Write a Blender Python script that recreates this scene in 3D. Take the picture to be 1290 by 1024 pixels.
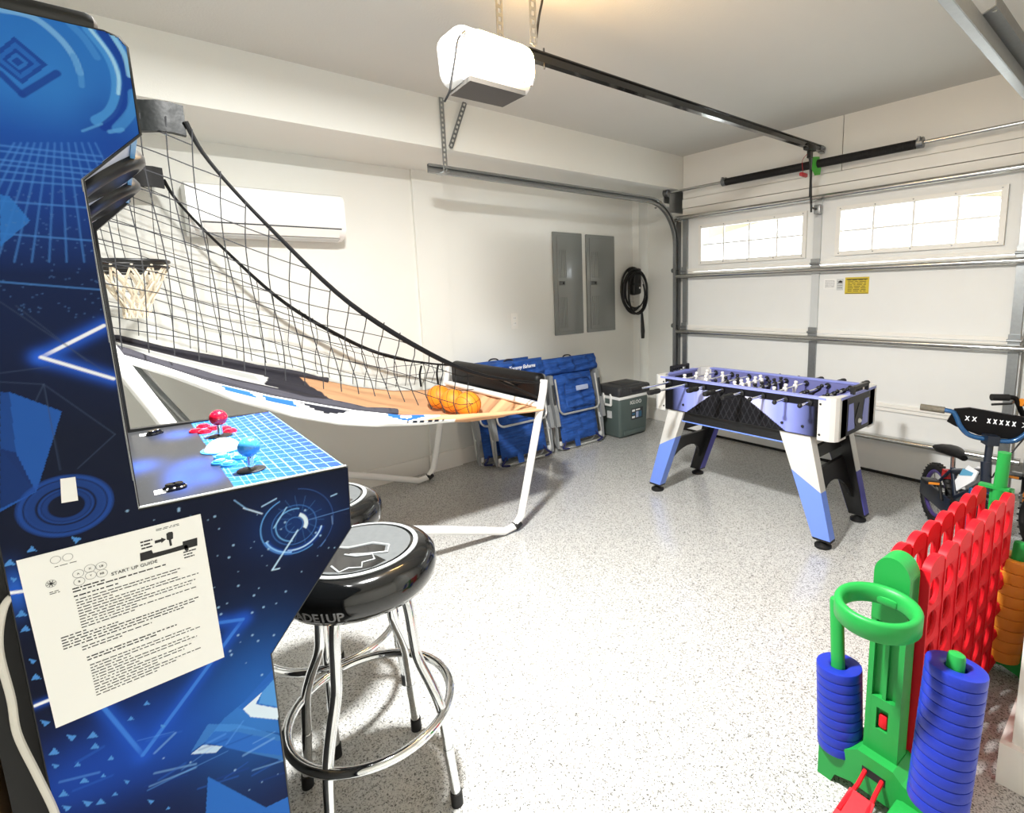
import bpy, bmesh, math, random
import numpy as np
from mathutils import Vector, Matrix, Euler
random.seed(7); rng = np.random.default_rng(7)
SC = bpy.context.scene
for _o in list(bpy.data.objects): bpy.data.objects.remove(_o)
COL = SC.collection

# ---------------------------------------------------------------- camera (metres; X along the garage door, Y towards it)
F, PX, PY, YAW, PIT, ROL = 654.4, 730.0, 467.3, .8514, .1526, .0252
def _rot(yaw, pitch, roll):
    cy, sy = math.cos(yaw), math.sin(yaw)
    f = np.array([-sy*math.cos(pitch), cy*math.cos(pitch), -math.sin(pitch)])
    r = np.array([cy, sy, 0.]); d = np.cross(f, r)
    return np.array([math.cos(roll)*r+math.sin(roll)*d, -math.sin(roll)*r+math.cos(roll)*d, f])
RC = _rot(YAW, PIT, ROL); CP = np.array([0, 0, 1.46])
def at(x, y, ax, val):                       # a point of the photograph, measured on the plane axis = val
    d = RC.T @ np.array([(x-PX)/F, (y-PY)/F, 1.]); t = (val-CP[ax])/d[ax]
    return CP+t*d
cam = bpy.data.cameras.new('camera'); co = bpy.data.objects.new('camera', cam); COL.objects.link(co)
M3 = np.column_stack([RC[0], -RC[1], -RC[2]])
co.matrix_world = Matrix([[*M3[i], CP[i]] for i in range(3)]+[[0, 0, 0, 1]])
cam.sensor_fit = 'HORIZONTAL'; cam.sensor_width = 36; cam.lens = F/1290*36
cam.shift_x = (645-PX)/1290; cam.shift_y = -(512-PY)/1290; cam.clip_start = .02
SC.camera = co

# ---------------------------------------------------------------- world, lamps, exposure
W = bpy.data.worlds.new('sky'); SC.world = W; W.use_nodes = True
bg = W.node_tree.nodes['Background']; bg.inputs[0].default_value = (.86, .93, 1, 1); bg.inputs[1].default_value = 6.5
def area(name, loc, power, size, col=(1, 1, 1), shape='DISK', spread=180, size_y=None):
    l = bpy.data.lights.new(name, 'AREA'); l.shape = shape; l.size = size; l.energy = power; l.color = col
    if size_y: l.size_y = size_y
    o = bpy.data.objects.new(name, l); COL.objects.link(o); o.location = loc
    return o
LAMP = (-1.35, .58, 2.64)
area('ceiling_lamp_light', (LAMP[0], LAMP[1], LAMP[2]-.012), 100, .24, (1, .998, .975))
SC.view_settings.view_transform = 'Standard'; SC.view_settings.look = 'None'
SC.view_settings.exposure = 1.02; SC.view_settings.gamma = 1; SC.view_settings.use_curve_mapping = False

# ---------------------------------------------------------------- helpers
def lin(h, a=1):
    h = h.lstrip('#'); o = []
    for i in (0, 2, 4):
        v = int(h[i:i+2], 16)/255; o.append(v/12.92 if v <= .04045 else ((v+.055)/1.055)**2.4)
    return (*o, a)
MATS = {}
def mat(name, hexc, rough=.5, metal=0, bump=None, var=None, coat=0, emit=None, estr=0, spec=None, coords='Object', stretch=None):
    m = bpy.data.materials.new(name); m.use_nodes = True; nt = m.node_tree; b = nt.nodes['Principled BSDF']
    c = lin(hexc); b.inputs['Base Color'].default_value = c; b.inputs['Roughness'].default_value = rough
    b.inputs['Metallic'].default_value = metal; b.inputs['Coat Weight'].default_value = coat
    b.inputs['Coat Roughness'].default_value = .08
    if spec is not None: b.inputs['Specular IOR Level'].default_value = spec
    tc = nt.nodes.new('ShaderNodeTexCoord')
    vs, va = var or (6, .04)
    n = nt.nodes.new('ShaderNodeTexNoise'); n.inputs['Scale'].default_value = vs; n.inputs['Detail'].default_value = 3
    if stretch:
        mp = nt.nodes.new('ShaderNodeMapping'); mp.inputs['Scale'].default_value = stretch; nt.links.new(tc.outputs[coords], mp.inputs['Vector']); nt.links.new(mp.outputs[0], n.inputs['Vector'])
    else: nt.links.new(tc.outputs[coords], n.inputs['Vector'])
    mx = nt.nodes.new('ShaderNodeMix'); mx.data_type = 'RGBA'
    mx.inputs[6].default_value = tuple(max(0, x*(1-va)) for x in c[:3])+(1,)
    mx.inputs[7].default_value = tuple(min(1, x*(1+va)) for x in c[:3])+(1,)
    nt.links.new(n.outputs['Fac'], mx.inputs[0]); nt.links.new(mx.outputs[2], b.inputs['Base Color'])
    if bump:
        n2 = nt.nodes.new('ShaderNodeTexNoise'); n2.inputs['Scale'].default_value = bump[0]; n2.inputs['Detail'].default_value = 2
        nt.links.new(tc.outputs[coords], n2.inputs['Vector'])
        bp = nt.nodes.new('ShaderNodeBump'); bp.inputs['Strength'].default_value = bump[1]; bp.inputs['Distance'].default_value = .004
        nt.links.new(n2.outputs['Fac'], bp.inputs['Height']); nt.links.new(bp.outputs[0], b.inputs['Normal'])
    if emit: b.inputs['Emission Color'].default_value = lin(emit); b.inputs['Emission Strength'].default_value = estr
    MATS[name] = m; return m
def print_mat(name, rough=.35, coat=0):       # colours of a print, stored on the mesh
    m = bpy.data.materials.new(name); m.use_nodes = True; nt = m.node_tree; b = nt.nodes['Principled BSDF']
    a = nt.nodes.new('ShaderNodeAttribute'); a.attribute_name = 'print'; nt.links.new(a.outputs['Color'], b.inputs['Base Color'])
    b.inputs['Roughness'].default_value = rough; b.inputs['Coat Weight'].default_value = coat; b.inputs['Coat Roughness'].default_value = .1
    b.inputs['Specular IOR Level'].default_value = .1
    MATS[name] = m; return m

ORG = {}
class MB:
    def __init__(s): s.v = []; s.f = []
    def add(s, vs, fs):
        o = len(s.v); s.v += [tuple(map(float, p)) for p in vs]; s.f += [tuple(i+o for i in f) for f in fs]; return s
    def box(s, c, d, rot=None):
        vs = [(x*d[0]/2, y*d[1]/2, z*d[2]/2) for x in (-1, 1) for y in (-1, 1) for z in (-1, 1)]
        vs = [tuple((rot @ Vector(p) if rot else Vector(p))+Vector(c)) for p in vs]
        return s.add(vs, [(0, 1, 3, 2), (4, 6, 7, 5), (0, 4, 5, 1), (2, 3, 7, 6), (0, 2, 6, 4), (1, 5, 7, 3)])
    def bb(s, x0, x1, y0, y1, z0, z1): return s.box(((x0+x1)/2, (y0+y1)/2, (z0+z1)/2), (x1-x0, y1-y0, z1-z0))
    def rbox(s, c, d, r, rot=None, seg=2):
        bm = bmesh.new(); bmesh.ops.create_cube(bm, size=1)
        for v in bm.verts: v.co = Vector((v.co.x*d[0], v.co.y*d[1], v.co.z*d[2]))
        bmesh.ops.bevel(bm, geom=bm.edges[:], offset=min(r, min(d)*.49), segments=seg, affect='EDGES', profile=.5)
        bm.verts.index_update()
        vs = [tuple((rot @ v.co if rot else v.co)+Vector(c)) for v in bm.verts]; fs = [[v.index for v in f.verts] for f in bm.faces]
        bm.free(); return s.add(vs, fs)
    def tube(s, pts, r, n=8, closed=False, caps=True):
        P = [Vector(p) for p in pts]; k = len(P); R = r if hasattr(r, '__len__') else [r]*k
        T = []
        for i in range(k):
            a = P[(i-1) % k] if (closed or i > 0) else P[i]; b = P[(i+1) % k] if (closed or i < k-1) else P[i]
            t = (b-a); T.append(t.normalized() if t.length > 1e-9 else Vector((0, 0, 1)))
        u = T[0].orthogonal().normalized(); vs = []
        for i in range(k):
            u = (u-T[i]*u.dot(T[i])); u = u.normalized() if u.length > 1e-6 else T[i].orthogonal().normalized()
            w = T[i].cross(u)
            for j in range(n):
                a = 2*math.pi*j/n; vs.append(P[i]+(u*math.cos(a)+w*math.sin(a))*R[i])
        fs = []
        for i in range(k if closed else k-1):
            for j in range(n):
                a = i*n+j; b = i*n+(j+1) % n; c = ((i+1) % k)*n+(j+1) % n; d = ((i+1) % k)*n+j; fs.append((a, b, c, d))
        if not closed and caps: fs += [tuple(range(n-1, -1, -1)), tuple(range((k-1)*n, k*n))]
        return s.add(vs, fs)
    def cyl(s, p0, p1, r, r1=None, n=16): return s.tube([p0, p1], [r, r if r1 is None else r1], n)
    def lathe(s, prof, c=(0, 0, 0), n=24, rot=None, closed=False):  # profile of (r, z)
        vs = []; k = len(prof)
        for j in range(n):
            a = 2*math.pi*j/n
            for r, z in prof:
                p = Vector((r*math.cos(a), r*math.sin(a), z)); vs.append((rot @ p if rot else p)+Vector(c))
        fs = []
        for j in range(n):
            for i in range(k if closed else k-1):
                i2 = (i+1) % k; fs.append((j*k+i, ((j+1) % n)*k+i, ((j+1) % n)*k+i2, j*k+i2))
        if not closed:
            if prof[0][0] > 1e-6: fs.append(tuple(j*k for j in range(n-1, -1, -1)))
            if prof[-1][0] > 1e-6: fs.append(tuple(j*k+k-1 for j in range(n)))
        return s.add(vs, fs)
    def torus(s, c, R, r, n=32, m=10, rot=None):
        return s.lathe([(R+r*math.cos(2*math.pi*i/m), r*math.sin(2*math.pi*i/m)) for i in range(m)], c, n, rot, closed=True)
    def ball(s, c, r, n=16, m=10, sc=(1, 1, 1), rot=None):
        pr = [(max(1e-7, r*math.sin(math.pi*i/m)), -r*math.cos(math.pi*i/m)) for i in range(m+1)]
        o = len(s.v); s.lathe(pr, (0, 0, 0), n)
        for i in range(o, len(s.v)):
            p = Vector((s.v[i][0]*sc[0], s.v[i][1]*sc[1], s.v[i][2]*sc[2]))
            s.v[i] = tuple((rot @ p if rot else p)+Vector(c))
        return s
    def prism(s, poly, ax, lo, hi):           # 2-D polygon (the other two axes in order) pushed along ax
        def P(p, h): q = list(p); q.insert(ax, h); return q
        n = len(poly); vs = [P(p, lo) for p in poly]+[P(p, hi) for p in poly]
        return s.add(vs, [tuple(range(n)), tuple(range(2*n-1, n-1, -1))]+[(i, i+n, (i+1) % n+n, (i+1) % n) for i in range(n)])
    def xf(s, M):
        s.v = [tuple(M @ Vector(p)) for p in s.v]; return s
    def build(s, name, m, parent=None, smooth=True, ang=38, flip=True):
        me = bpy.data.meshes.new(name); vs = s.v
        if parent is None:
            a = np.array(vs); org = Vector(((a[:, 0].min()+a[:, 0].max())/2, (a[:, 1].min()+a[:, 1].max())/2, a[:, 2].min()))
        else: org = ORG[parent]
        me.from_pydata([tuple(Vector(p)-org) for p in vs], [], s.f)
        bm = bmesh.new(); bm.from_mesh(me)
        if flip: bmesh.ops.recalc_face_normals(bm, faces=bm.faces[:])
        bm.to_mesh(me); bm.free()
        if smooth:
            me.shade_smooth(); me.set_sharp_from_angle(angle=math.radians(ang))
        return link(me, name, m, parent, org)
def link(me, name, m, parent, org):
    o = bpy.data.objects.new(name, me); COL.objects.link(o)
    me.materials.append(MATS[m] if isinstance(m, str) else m)
    if parent is None: o.location = org
    else: o.parent = parent
    ORG[o] = org; return o
def tag(o, label, cat, group=None, kind=None):
    o['label'] = label; o['category'] = cat
    if group: o['group'] = group
    if kind: o['kind'] = kind
    return o
def thing(name, label, cat, loc=(0, 0, 0), group=None, rot=None, local=False):
    o = bpy.data.objects.new(name, None); COL.objects.link(o); o.location = loc; o.empty_display_size = .05
    if rot: o.rotation_euler = rot
    ORG[o] = Vector((0, 0, 0)) if local else Vector(loc)
    return tag(o, label, cat, group)
def struct(o): o['kind'] = 'structure'; return o
def dup(root, loc, label, rot=None):
    r = root.copy(); COL.objects.link(r); r.location = loc; r['label'] = label
    if rot: r.rotation_euler = rot
    ORG[r] = ORG[root]
    for ch in list(root.children):
        c = ch.copy(); COL.objects.link(c); c.parent = r
        for g in list(ch.children):
            d = g.copy(); COL.objects.link(d); d.parent = c
    return r
def catmull(pts, k=6, closed=False):
    P = [np.array(p, float) for p in pts]; n = len(P); out = []
    for i in range(n if closed else n-1):
        p0 = P[(i-1) % n] if closed or i > 0 else P[i]; p1 = P[i]; p2 = P[(i+1) % n]; p3 = P[(i+2) % n] if closed or i < n-2 else P[(i+1) % n]
        for j in range(k):
            t = j/k; out.append(.5*((2*p1)+(-p0+p2)*t+(2*p0-5*p1+4*p2-p3)*t*t+(-p0+3*p1-3*p2+p3)*t**3))
    if not closed: out.append(P[-1])
    return out
def grid_mesh(name, V, Q, cols, m, parent, org=None):   # big numpy mesh with a printed colour per vertex
    me = bpy.data.meshes.new(name); org = ORG[parent] if parent is not None else org
    V = (V-np.array(org)).astype(np.float32); me.vertices.add(len(V)); me.vertices.foreach_set('co', V.ravel())
    me.loops.add(Q.size); me.loops.foreach_set('vertex_index', Q.ravel().astype(np.int32)); me.polygons.add(len(Q))
    me.polygons.foreach_set('loop_start', np.arange(0, Q.size, 4, dtype=np.int32))
    me.polygons.foreach_set('loop_total', np.full(len(Q), 4, np.int32))
    me.update(calc_edges=True)
    ca = me.color_attributes.new('print', 'FLOAT_COLOR', 'POINT')
    ca.data.foreach_set('color', np.column_stack([cols, np.ones(len(cols))]).astype(np.float32).ravel())
    return link(me, name, m, parent, org)
def text(name, s, size, origin, xdir, ydir, m, parent, depth=.0006, spacing=1.0, align='CENTER', lift=.0006, shear=0):
    cu = bpy.data.curves.new(name, 'FONT'); cu.body = s; cu.size = size; cu.extrude = depth/2; cu.align_x = align; cu.align_y = 'CENTER'
    cu.space_character = spacing; cu.shear = shear; cu.resolution_u = 3
    tmp = bpy.data.objects.new('tmp', cu); me = bpy.data.meshes.new_from_object(tmp); bpy.data.objects.remove(tmp)
    x = Vector(xdir).normalized(); y = Vector(ydir).normalized(); z = x.cross(y)
    Mx = Matrix([[x[i], y[i], z[i], Vector(origin)[i]+z[i]*lift] for i in range(3)]+[[0, 0, 0, 1]])
    me.transform(Matrix.Translation(-ORG[parent]) @ Mx); me.name = name
    return link(me, name, m, parent, ORG[parent])
RX = lambda a: Matrix.Rotation(a, 3, 'X')
RY = lambda a: Matrix.Rotation(a, 3, 'Y')
RZ = lambda a: Matrix.Rotation(a, 3, 'Z')

# ---------------------------------------------------------------- materials
mat('wall_paint', '#e7e7e1', .75, bump=(140, .12), var=(3, .02))
mat('ceiling_paint', '#cfcec8', .85, bump=(90, .25), var=(3, .02))
mat('trim_paint', '#f0eee8', .45, var=(5, .015))
mat('door_white', '#ebecea', .5, bump=(220, .12), var=(8, .02))
mat('galvanised', '#9fa2a3', .36, .9, var=(60, .12), bump=(40, .05))
mat('galv_dark', '#85888a', .4, .9, var=(60, .12))
mat('steel', '#c9c9c6', .2, 1, var=(20, .05))
mat('chrome', '#e2e4e6', .06, 1, var=(4, .02))
mat('black_plastic', '#101112', .38, var=(10, .15))
mat('black_gloss', '#08090a', .12, var=(10, .1), coat=.5)
mat('black_rubber', '#0c0c0d', .65, var=(20, .2))
mat('black_vinyl', '#08080a', .5, spec=.25, var=(12, .2), bump=(60, .12))
mat('white_plastic', '#f2f2ef', .35, var=(5, .015))
mat('ac_white', '#f6f6f4', .3, var=(4, .01))
mat('grey_plate', '#4a4743', .5, var=(8, .06))
mat('panel_grey', '#858886', .26, var=(4, .05), coat=.35)
mat('panel_grey_dark', '#595c5b', .4, var=(6, .05))
mat('cable_black', '#0b0b0c', .45, var=(20, .15))
mat('white_paint_metal', '#f3f3f1', .25, var=(8, .02), coat=.3)
mat('charcoal_cloth', '#33323a', .85, bump=(300, .3), var=(20, .12))
mat('clear_vinyl', '#0b0e0e', .4, spec=.12, var=(18, .5), bump=(24, .4))
mat('net_cord', '#15161a', .8, var=(50, .2))
mat('hoop_net', '#c9bba4', .8, var=(40, .06))
mat('ball_orange', '#ee8f1e', .5, bump=(260, .4), var=(14, .06))
mat('ball_seam', '#5a2a0c', .6, var=(20, .1))
mat('chair_blue', '#1a4b98', .8, bump=(50, 1.0), var=(11, .75), stretch=(1, 2, 7))
mat('chair_blue_dark', '#173a78', .8, bump=(240, .4), var=(46, .25))
mat('aluminium', '#d4d5d3', .33, .75, var=(20, .05))
mat('grey_plastic', '#8d9092', .5, var=(10, .05))
mat('dark_inset', '#34373b', .6, var=(10, .1))
mat('navy_strap', '#1b2258', .8, var=(40, .15))
mat('script_white', '#f4f6fa', .7, var=(30, .02))
mat('pale_tag', '#a9b6d6', .4, var=(30, .1))
mat('cooler_body', '#515e5b', .45, bump=(120, .1), var=(6, .05))
mat('cooler_lid', '#38393b', .5, bump=(120, .1), var=(6, .06))
mat('cooler_print', '#2f5f7e', .4, var=(60, .3))
mat('light_grey', '#cfd2d2', .4, var=(20, .04))
mat('foos_purple', '#8a93da', .4, var=(3, .05))
mat('foos_silver', '#d6d5d1', .32, .15, var=(6, .03))
mat('foos_black', '#121214', .4, var=(10, .15))
mat('foos_line', '#2d2d31', .4, var=(10, .1))
mat('foos_blue', '#6f8fe6', .38, var=(3, .04))
mat('foos_inner', '#6d70a6', .4, var=(3, .05))
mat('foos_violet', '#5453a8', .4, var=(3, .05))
mat('pitch_green', '#6f6aa6', .4, var=(6, .08))
mat('man_white', '#eceae4', .4, var=(20, .03))
mat('man_black', '#141416', .4, var=(20, .1))
mat('toy_green', '#1f8d3e', .42, spec=.3, bump=(160, .06), var=(4, .05))
mat('toy_red', '#cc1522', .5, spec=.2, bump=(120, .06), var=(7, .1))
mat('toy_blue', '#182d9c', .42, spec=.35, bump=(160, .06), var=(6, .08))
mat('toy_orange', '#d98a26', .45, bump=(160, .06), var=(8, .08))
mat('bike_blue', '#184f80', .25, .3, var=(8, .05), coat=.5)
mat('bike_black', '#060608', .45, var=(8, .15), spec=.2)
mat('bike_navy', '#111b2c', .3, var=(8, .1), coat=.4)
mat('bike_orange', '#e08a2c', .4, var=(12, .06))
mat('bike_purple', '#4a3a78', .35, var=(10, .1))
mat('bike_cyan', '#62a9cf', .35, var=(10, .05))
mat('grip_camo', '#6d675a', .7, bump=(120, .5), var=(70, .6))
mat('reflector_red', '#b3262b', .25, var=(60, .1))
mat('hi_green', '#58c34a', .5, var=(20, .04))
mat('pull_red', '#b0242c', .45, var=(20, .06))
mat('label_yellow', '#d6be33', .5, var=(120, .06))
mat('label_white', '#f5f5f2', .5, var=(60, .02))
mat('ink_black', '#17171a', .6, var=(60, .05))
mat('ink_brown', '#5e5318', .6, var=(60, .05))
mat('ink_grey', '#8b8b8d', .6, var=(60, .05))
mat('navy_panel', '#0c1022', .4, spec=.15, var=(5, .1))
mat('paper', '#f8f8f5', .35, var=(10, .01), coat=.15)
mat('arcade_red', '#c8102e', .2, var=(6, .05), coat=.5)
mat('arcade_blue', '#3a93d0', .2, var=(6, .05), coat=.5)
mat('ball_white', '#f7f7f8', .15, var=(6, .02), coat=.5)
mat('seat_grey', '#4d5051', .45, var=(60, .22))
mat('seat_white', '#838686', .4, var=(30, .05))
mat('cardboard_dark', '#80603f', .8, bump=(60, .1), var=(12, .12))
mat('cord_white', '#d8d5cc', .5, var=(20, .04))
mat('stucco', '#a0957f', .8, bump=(50, .2), var=(4, .03))
mat('concrete', '#c9c6bf', .8, bump=(30, .2), var=(3, .05))
mat('lamp_lens', '#fff3dc', .4, emit='#ffcb80', estr=46)
mat('lamp_diffuser', '#ffffff', .4, emit='#fff8ec', estr=9)
print_mat('art_print', .42); print_mat('deck_print', .35, .1); print_mat('ramp_print', .8); print_mat('foos_print', .35)
# speckled epoxy floor
m = mat('epoxy_floor', '#d9d9d6', .2, coat=.25); nt = m.node_tree; b = nt.nodes['Principled BSDF']
tc = nt.nodes.new('ShaderNodeTexCoord'); cols = None
def _vor(scale, stops):
    v = nt.nodes.new('ShaderNodeTexVoronoi'); v.inputs['Scale'].default_value = scale; nt.links.new(tc.outputs['Object'], v.inputs['Vector'])
    s = nt.nodes.new('ShaderNodeSeparateColor'); nt.links.new(v.outputs['Color'], s.inputs[0])
    r = nt.nodes.new('ShaderNodeValToRGB'); r.color_ramp.interpolation = 'CONSTANT'; e = r.color_ramp.elements
    e[0].position = stops[0][0]; e[0].color = lin(stops[0][1]); e[1].position = stops[1][0]; e[1].color = lin(stops[1][1])
    for p, h in stops[2:]: q = e.new(p); q.color = lin(h)
    nt.links.new(s.outputs[0], r.inputs[0]); return r
r1 = _vor(300, [(0, '#c3c3c0'), (.5, '#b6b6b3'), (.70, '#a3a3a0'), (.84, '#888785'), (.955, '#5a5958')])
r2 = _vor(190, [(0, '#ffffff'), (.90, '#d2d2cf'), (.97, '#a8a7a5')])
mx = nt.nodes.new('ShaderNodeMix'); mx.data_type = 'RGBA'; mx.blend_type = 'MULTIPLY'; mx.inputs[0].default_value = 1
nt.links.new(r1.outputs[0], mx.inputs[6]); nt.links.new(r2.outputs[0], mx.inputs[7]); nt.links.new(mx.outputs[2], b.inputs['Base Color'])
b.inputs['Coat Roughness'].default_value = .16
# thin window glass
m = bpy.data.materials.new('pane_glass'); m.use_nodes = True; nt = m.node_tree; nt.nodes.remove(nt.nodes['Principled BSDF'])
tr = nt.nodes.new('ShaderNodeBsdfTransparent'); tr.inputs[0].default_value = (.95, .96, .95, 1)
gl = nt.nodes.new('ShaderNodeBsdfGlossy'); gl.inputs['Roughness'].default_value = .06
ms = nt.nodes.new('ShaderNodeMixShader'); ms.inputs[0].default_value = .07
nt.links.new(tr.outputs[0], ms.inputs[1]); nt.links.new(gl.outputs[0], ms.inputs[2]); nt.links.new(ms.outputs[0], nt.nodes['Material Output'].inputs[0]); MATS['pane_glass'] = m

# ---------------------------------------------------------------- the room
def slab(name, m, *b, parent=None): return MB().bb(*b).build(name, m, parent, smooth=False)
struct(slab('floor', 'epoxy_floor', -4.2, 1.3, -1.7, 4.42, -.12, 0))
struct(slab('ceiling', 'ceiling_paint', -4.2, 1.3, -1.7, 4.62, 2.725, 2.85))
struct(MB().prism([(-4.2, -1.7), (-3.975, -1.7), (-3.975, 1.8), (-3.945, 1.8), (-3.945, 2.06), (-3.968, 2.06), (-3.968, 4.29), (-3.87, 4.29), (-3.87, 4.43), (-4.2, 4.43)], 2, 0, 2.42).build('wall_left', 'wall_paint', smooth=False))
struct(slab('wall_soffit', 'wall_paint', -4.2, -3.29, -1.7, 4.43, 2.412, 2.725))
struct(slab('baseboard_left', 'trim_paint', -3.975, -3.958, -1.7, 1.785, 0, .135))
struct(MB().prism([(-3.945, 1.785), (-3.93, 1.785), (-3.93, 2.075), (-3.945, 2.075)], 2, 0, .15).build('baseboard_pilaster', 'trim_paint', smooth=False))
struct(slab('baseboard_recess', 'trim_paint', -3.968, -3.952, 2.075, 4.29, 0, .135))
struct(slab('baseboard_corner', 'trim_paint', -3.87, -3.855, 4.28, 4.43, 0, .135))
struct(slab('wall_beside_door', 'wall_paint', -4.2, -3.22, 4.43, 4.62, 0, 2.42))
struct(slab('baseboard_door', 'trim_paint', -3.855, -3.42, 4.415, 4.43, 0, .135))
struct(slab('wall_door_right', 'wall_paint', -.67, 0, 4.43, 4.62, 0, 2.42))
hd = struct(slab('wall_header', 'wall_paint', -3.285, -.0, 4.34, 4.62, 2.13, 2.725))
struct(slab('trim_daylight_stop_1', 'trim_paint', -3.345, -3.19, 4.335, 4.383, 0, 2.13)); struct(slab('trim_daylight_stop_2', 'trim_paint', -.7, -.54, 4.335, 4.383, 0, 2.13))  # added strips that keep daylight from leaking past the door edges
for x0, x1, z0, z1, y in ((-3.285, -1.786, 2.325, 2.725, 4.285), (-1.78, -.185, 2.325, 2.725, 4.285), (-3.285, -.185, 2.235, 2.32, 4.275), (-3.285, -.185, 2.16, 2.23, 4.282)):
    slab('header_board', 'trim_paint', x0, x1, y, 4.34, z0, z1, parent=hd)
struct(slab('wall_right', 'wall_paint', -.185, 0, 1.795, 4.43, 0, 2.725))
struct(slab('wall_return', 'wall_paint', 0, 1.3, 1.795, 1.95, 0, 2.725))
struct(MB().prism([(-.21, 4.43), (-.21, 1.773), (1.2, 1.773), (1.2, 1.795), (-.185, 1.795), (-.185, 4.43)], 2, 0, .132).build('baseboard_right', 'trim_paint', smooth=False))
struct(slab('wall_side', 'wall_paint', 1.2, 1.3, -1.7, 1.795, 0, 2.725))
struct(slab('wall_back', 'wall_paint', -4.2, 1.3, -1.8, -1.7, 0, 2.725))
# outside: driveway and the arched porch front in front of the garage door
struct(slab('ground_driveway', 'concrete', -12, 8, 4.42, 22, -.16, -.02))
arch = [(-6, -.02), (-4.7, -.02)]+[(x, 2.23-.066*(x+2.2)**2) for x in np.linspace(-4.7, .3, 25)]+[(.3, -.02), (2, -.02), (2, 3.4), (-6, 3.4)]
struct(MB().prism(arch, 1, 5.5, 5.75).build('exterior_arch', 'stucco', smooth=False))
struct(slab('exterior_soffit', 'stucco', -6, 2, 4.62, 5.5, 2.75, 2.85))

# ---------------------------------------------------------------- garage door
DR = bpy.data.objects.new('door_1', None); COL.objects.link(DR); DR.location = (-1.94, 4.29, 0); ORG[DR] = Vector((-1.94, 4.29, 0)); DR['kind'] = 'structure'
DR['label'] = 'white sectional garage door with two strips of windows'
XL, XR = -3.28, -.61
SEC = [(.02, .528), (.532, 1.066), (1.07, 1.618), (1.622, 2.155)]
WIN = [(-3.083, -2.03), (-1.797, -.75)]; WZ0, WZ1 = 1.683, 2.055
STX = [(-3.27, -3.215), (-1.972, -1.912), (-.675, -.62)]
for i, (z0, z1) in enumerate(SEC):
    q = MB()
    if i < 3:
        q.bb(XL, XR, 4.285, 4.33, z0, z1)
    else:
        q.bb(XL, XR, 4.285, 4.33, z0, WZ0+.02); q.bb(XL, XR, 4.285, 4.33, WZ1-.02, z1)
        for a, c in ((XL, WIN[0][0]+.02), (WIN[0][1]-.02, WIN[1][0]+.02), (WIN[1][1]-.02, XR)): q.bb(a, c, 4.285, 4.33, WZ0+.02, WZ1-.02)
    s = q.build('section', 'door_white', DR, smooth=False)
    # folded steel rails along the joint edges
    if i > 0: MB().bb(XL, XR, 4.272, 4.287, z0, z0+.028).build('rail', 'trim_paint', s, smooth=False)
    MB().bb(XL, XR, 4.272, 4.287, z1-.024, z1).build('rail', 'trim_paint', s, smooth=False)
    for k, (a, c) in enumerate(STX):
        MB().bb(a, c, 4.266, 4.286, z0+.002, z1-.002).build('stile', 'galvanised' if (k != 1 or i < 2) else 'light_grey', s, smooth=False)
    if i == 3:
        for a, c in WIN:
            f = MB(); w = .034
            f.bb(a, c, 4.262, 4.29, WZ1-w, WZ1); f.bb(a, c, 4.262, 4.29, WZ0, WZ0+w); f.bb(a, a+w, 4.262, 4.29, WZ0+w, WZ1-w); f.bb(c-w, c, 4.262, 4.29, WZ0+w, WZ1-w)
            f.build('window_frame', 'trim_paint', s, smooth=False)
            for t in np.linspace(0, 1, 5):
                for zz in (WZ1-w/2, WZ0+w/2): MB().cyl((a+.03+(c-a-.06)*t, 4.2625, zz), (a+.03+(c-a-.06)*t, 4.259, zz), .0045, n=8).build('screw', 'galv_dark', s)
            g = MB()
            for t in (.25, .5, .75): g.bb(a+(c-a)*t-.008, a+(c-a)*t+.008, 4.286, 4.294, WZ0+.02, WZ1-.02)
            g.bb(a+.02, c-.02, 4.287, 4.293, (WZ0+WZ1)/2-.008, (WZ0+WZ1)/2+.008); g.build('muntin_grid', 'white_plastic', s, smooth=False)
            MB().bb(a+.01, c-.01, 4.297, 4.301, WZ0+.01, WZ1-.01).build('pane', 'pane_glass', s, smooth=False)
MB().bb(XL, XR, 4.28, 4.33, 0, .022).build('bottom_seal', 'black_rubber', DR, smooth=False)
for z in (2.117, 1.556, 1.006, .272):
    st = MB().prism([(4.262, z+.004), (4.262, z+.046)]+[(4.236-.026*math.cos(a_), z+.024-.022*math.sin(a_)) for a_ in np.linspace(-math.pi/2, math.pi/2, 9)], 0, -3.335, -.555).build('strut', 'steel', DR)
for z in (1.62, 1.068, .53):
    for (a, c) in STX:
        h = MB().bb(a-.004, c+.004, 4.25, 4.268, z-.045, z+.05); h.cyl((a-.01, 4.248, z+.01), (c+.01, 4.248, z+.01), .009, n=10)
        h.build('hinge', 'galvanised', DR)
for z in (.06, .53, 1.068, 1.62, 2.1):
    for sx, xx in ((-1, -3.3), (1, -.59)):
        r = MB().cyl((xx, 4.235, z+.02), (xx+sx*.075, 4.235, z+.02), .006, n=8); r.cyl((xx+sx*.05, 4.235, z+.02), (xx+sx*.075, 4.235, z+.02), .022, n=14)
        r.build('roller', 'galv_dark', DR)
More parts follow.
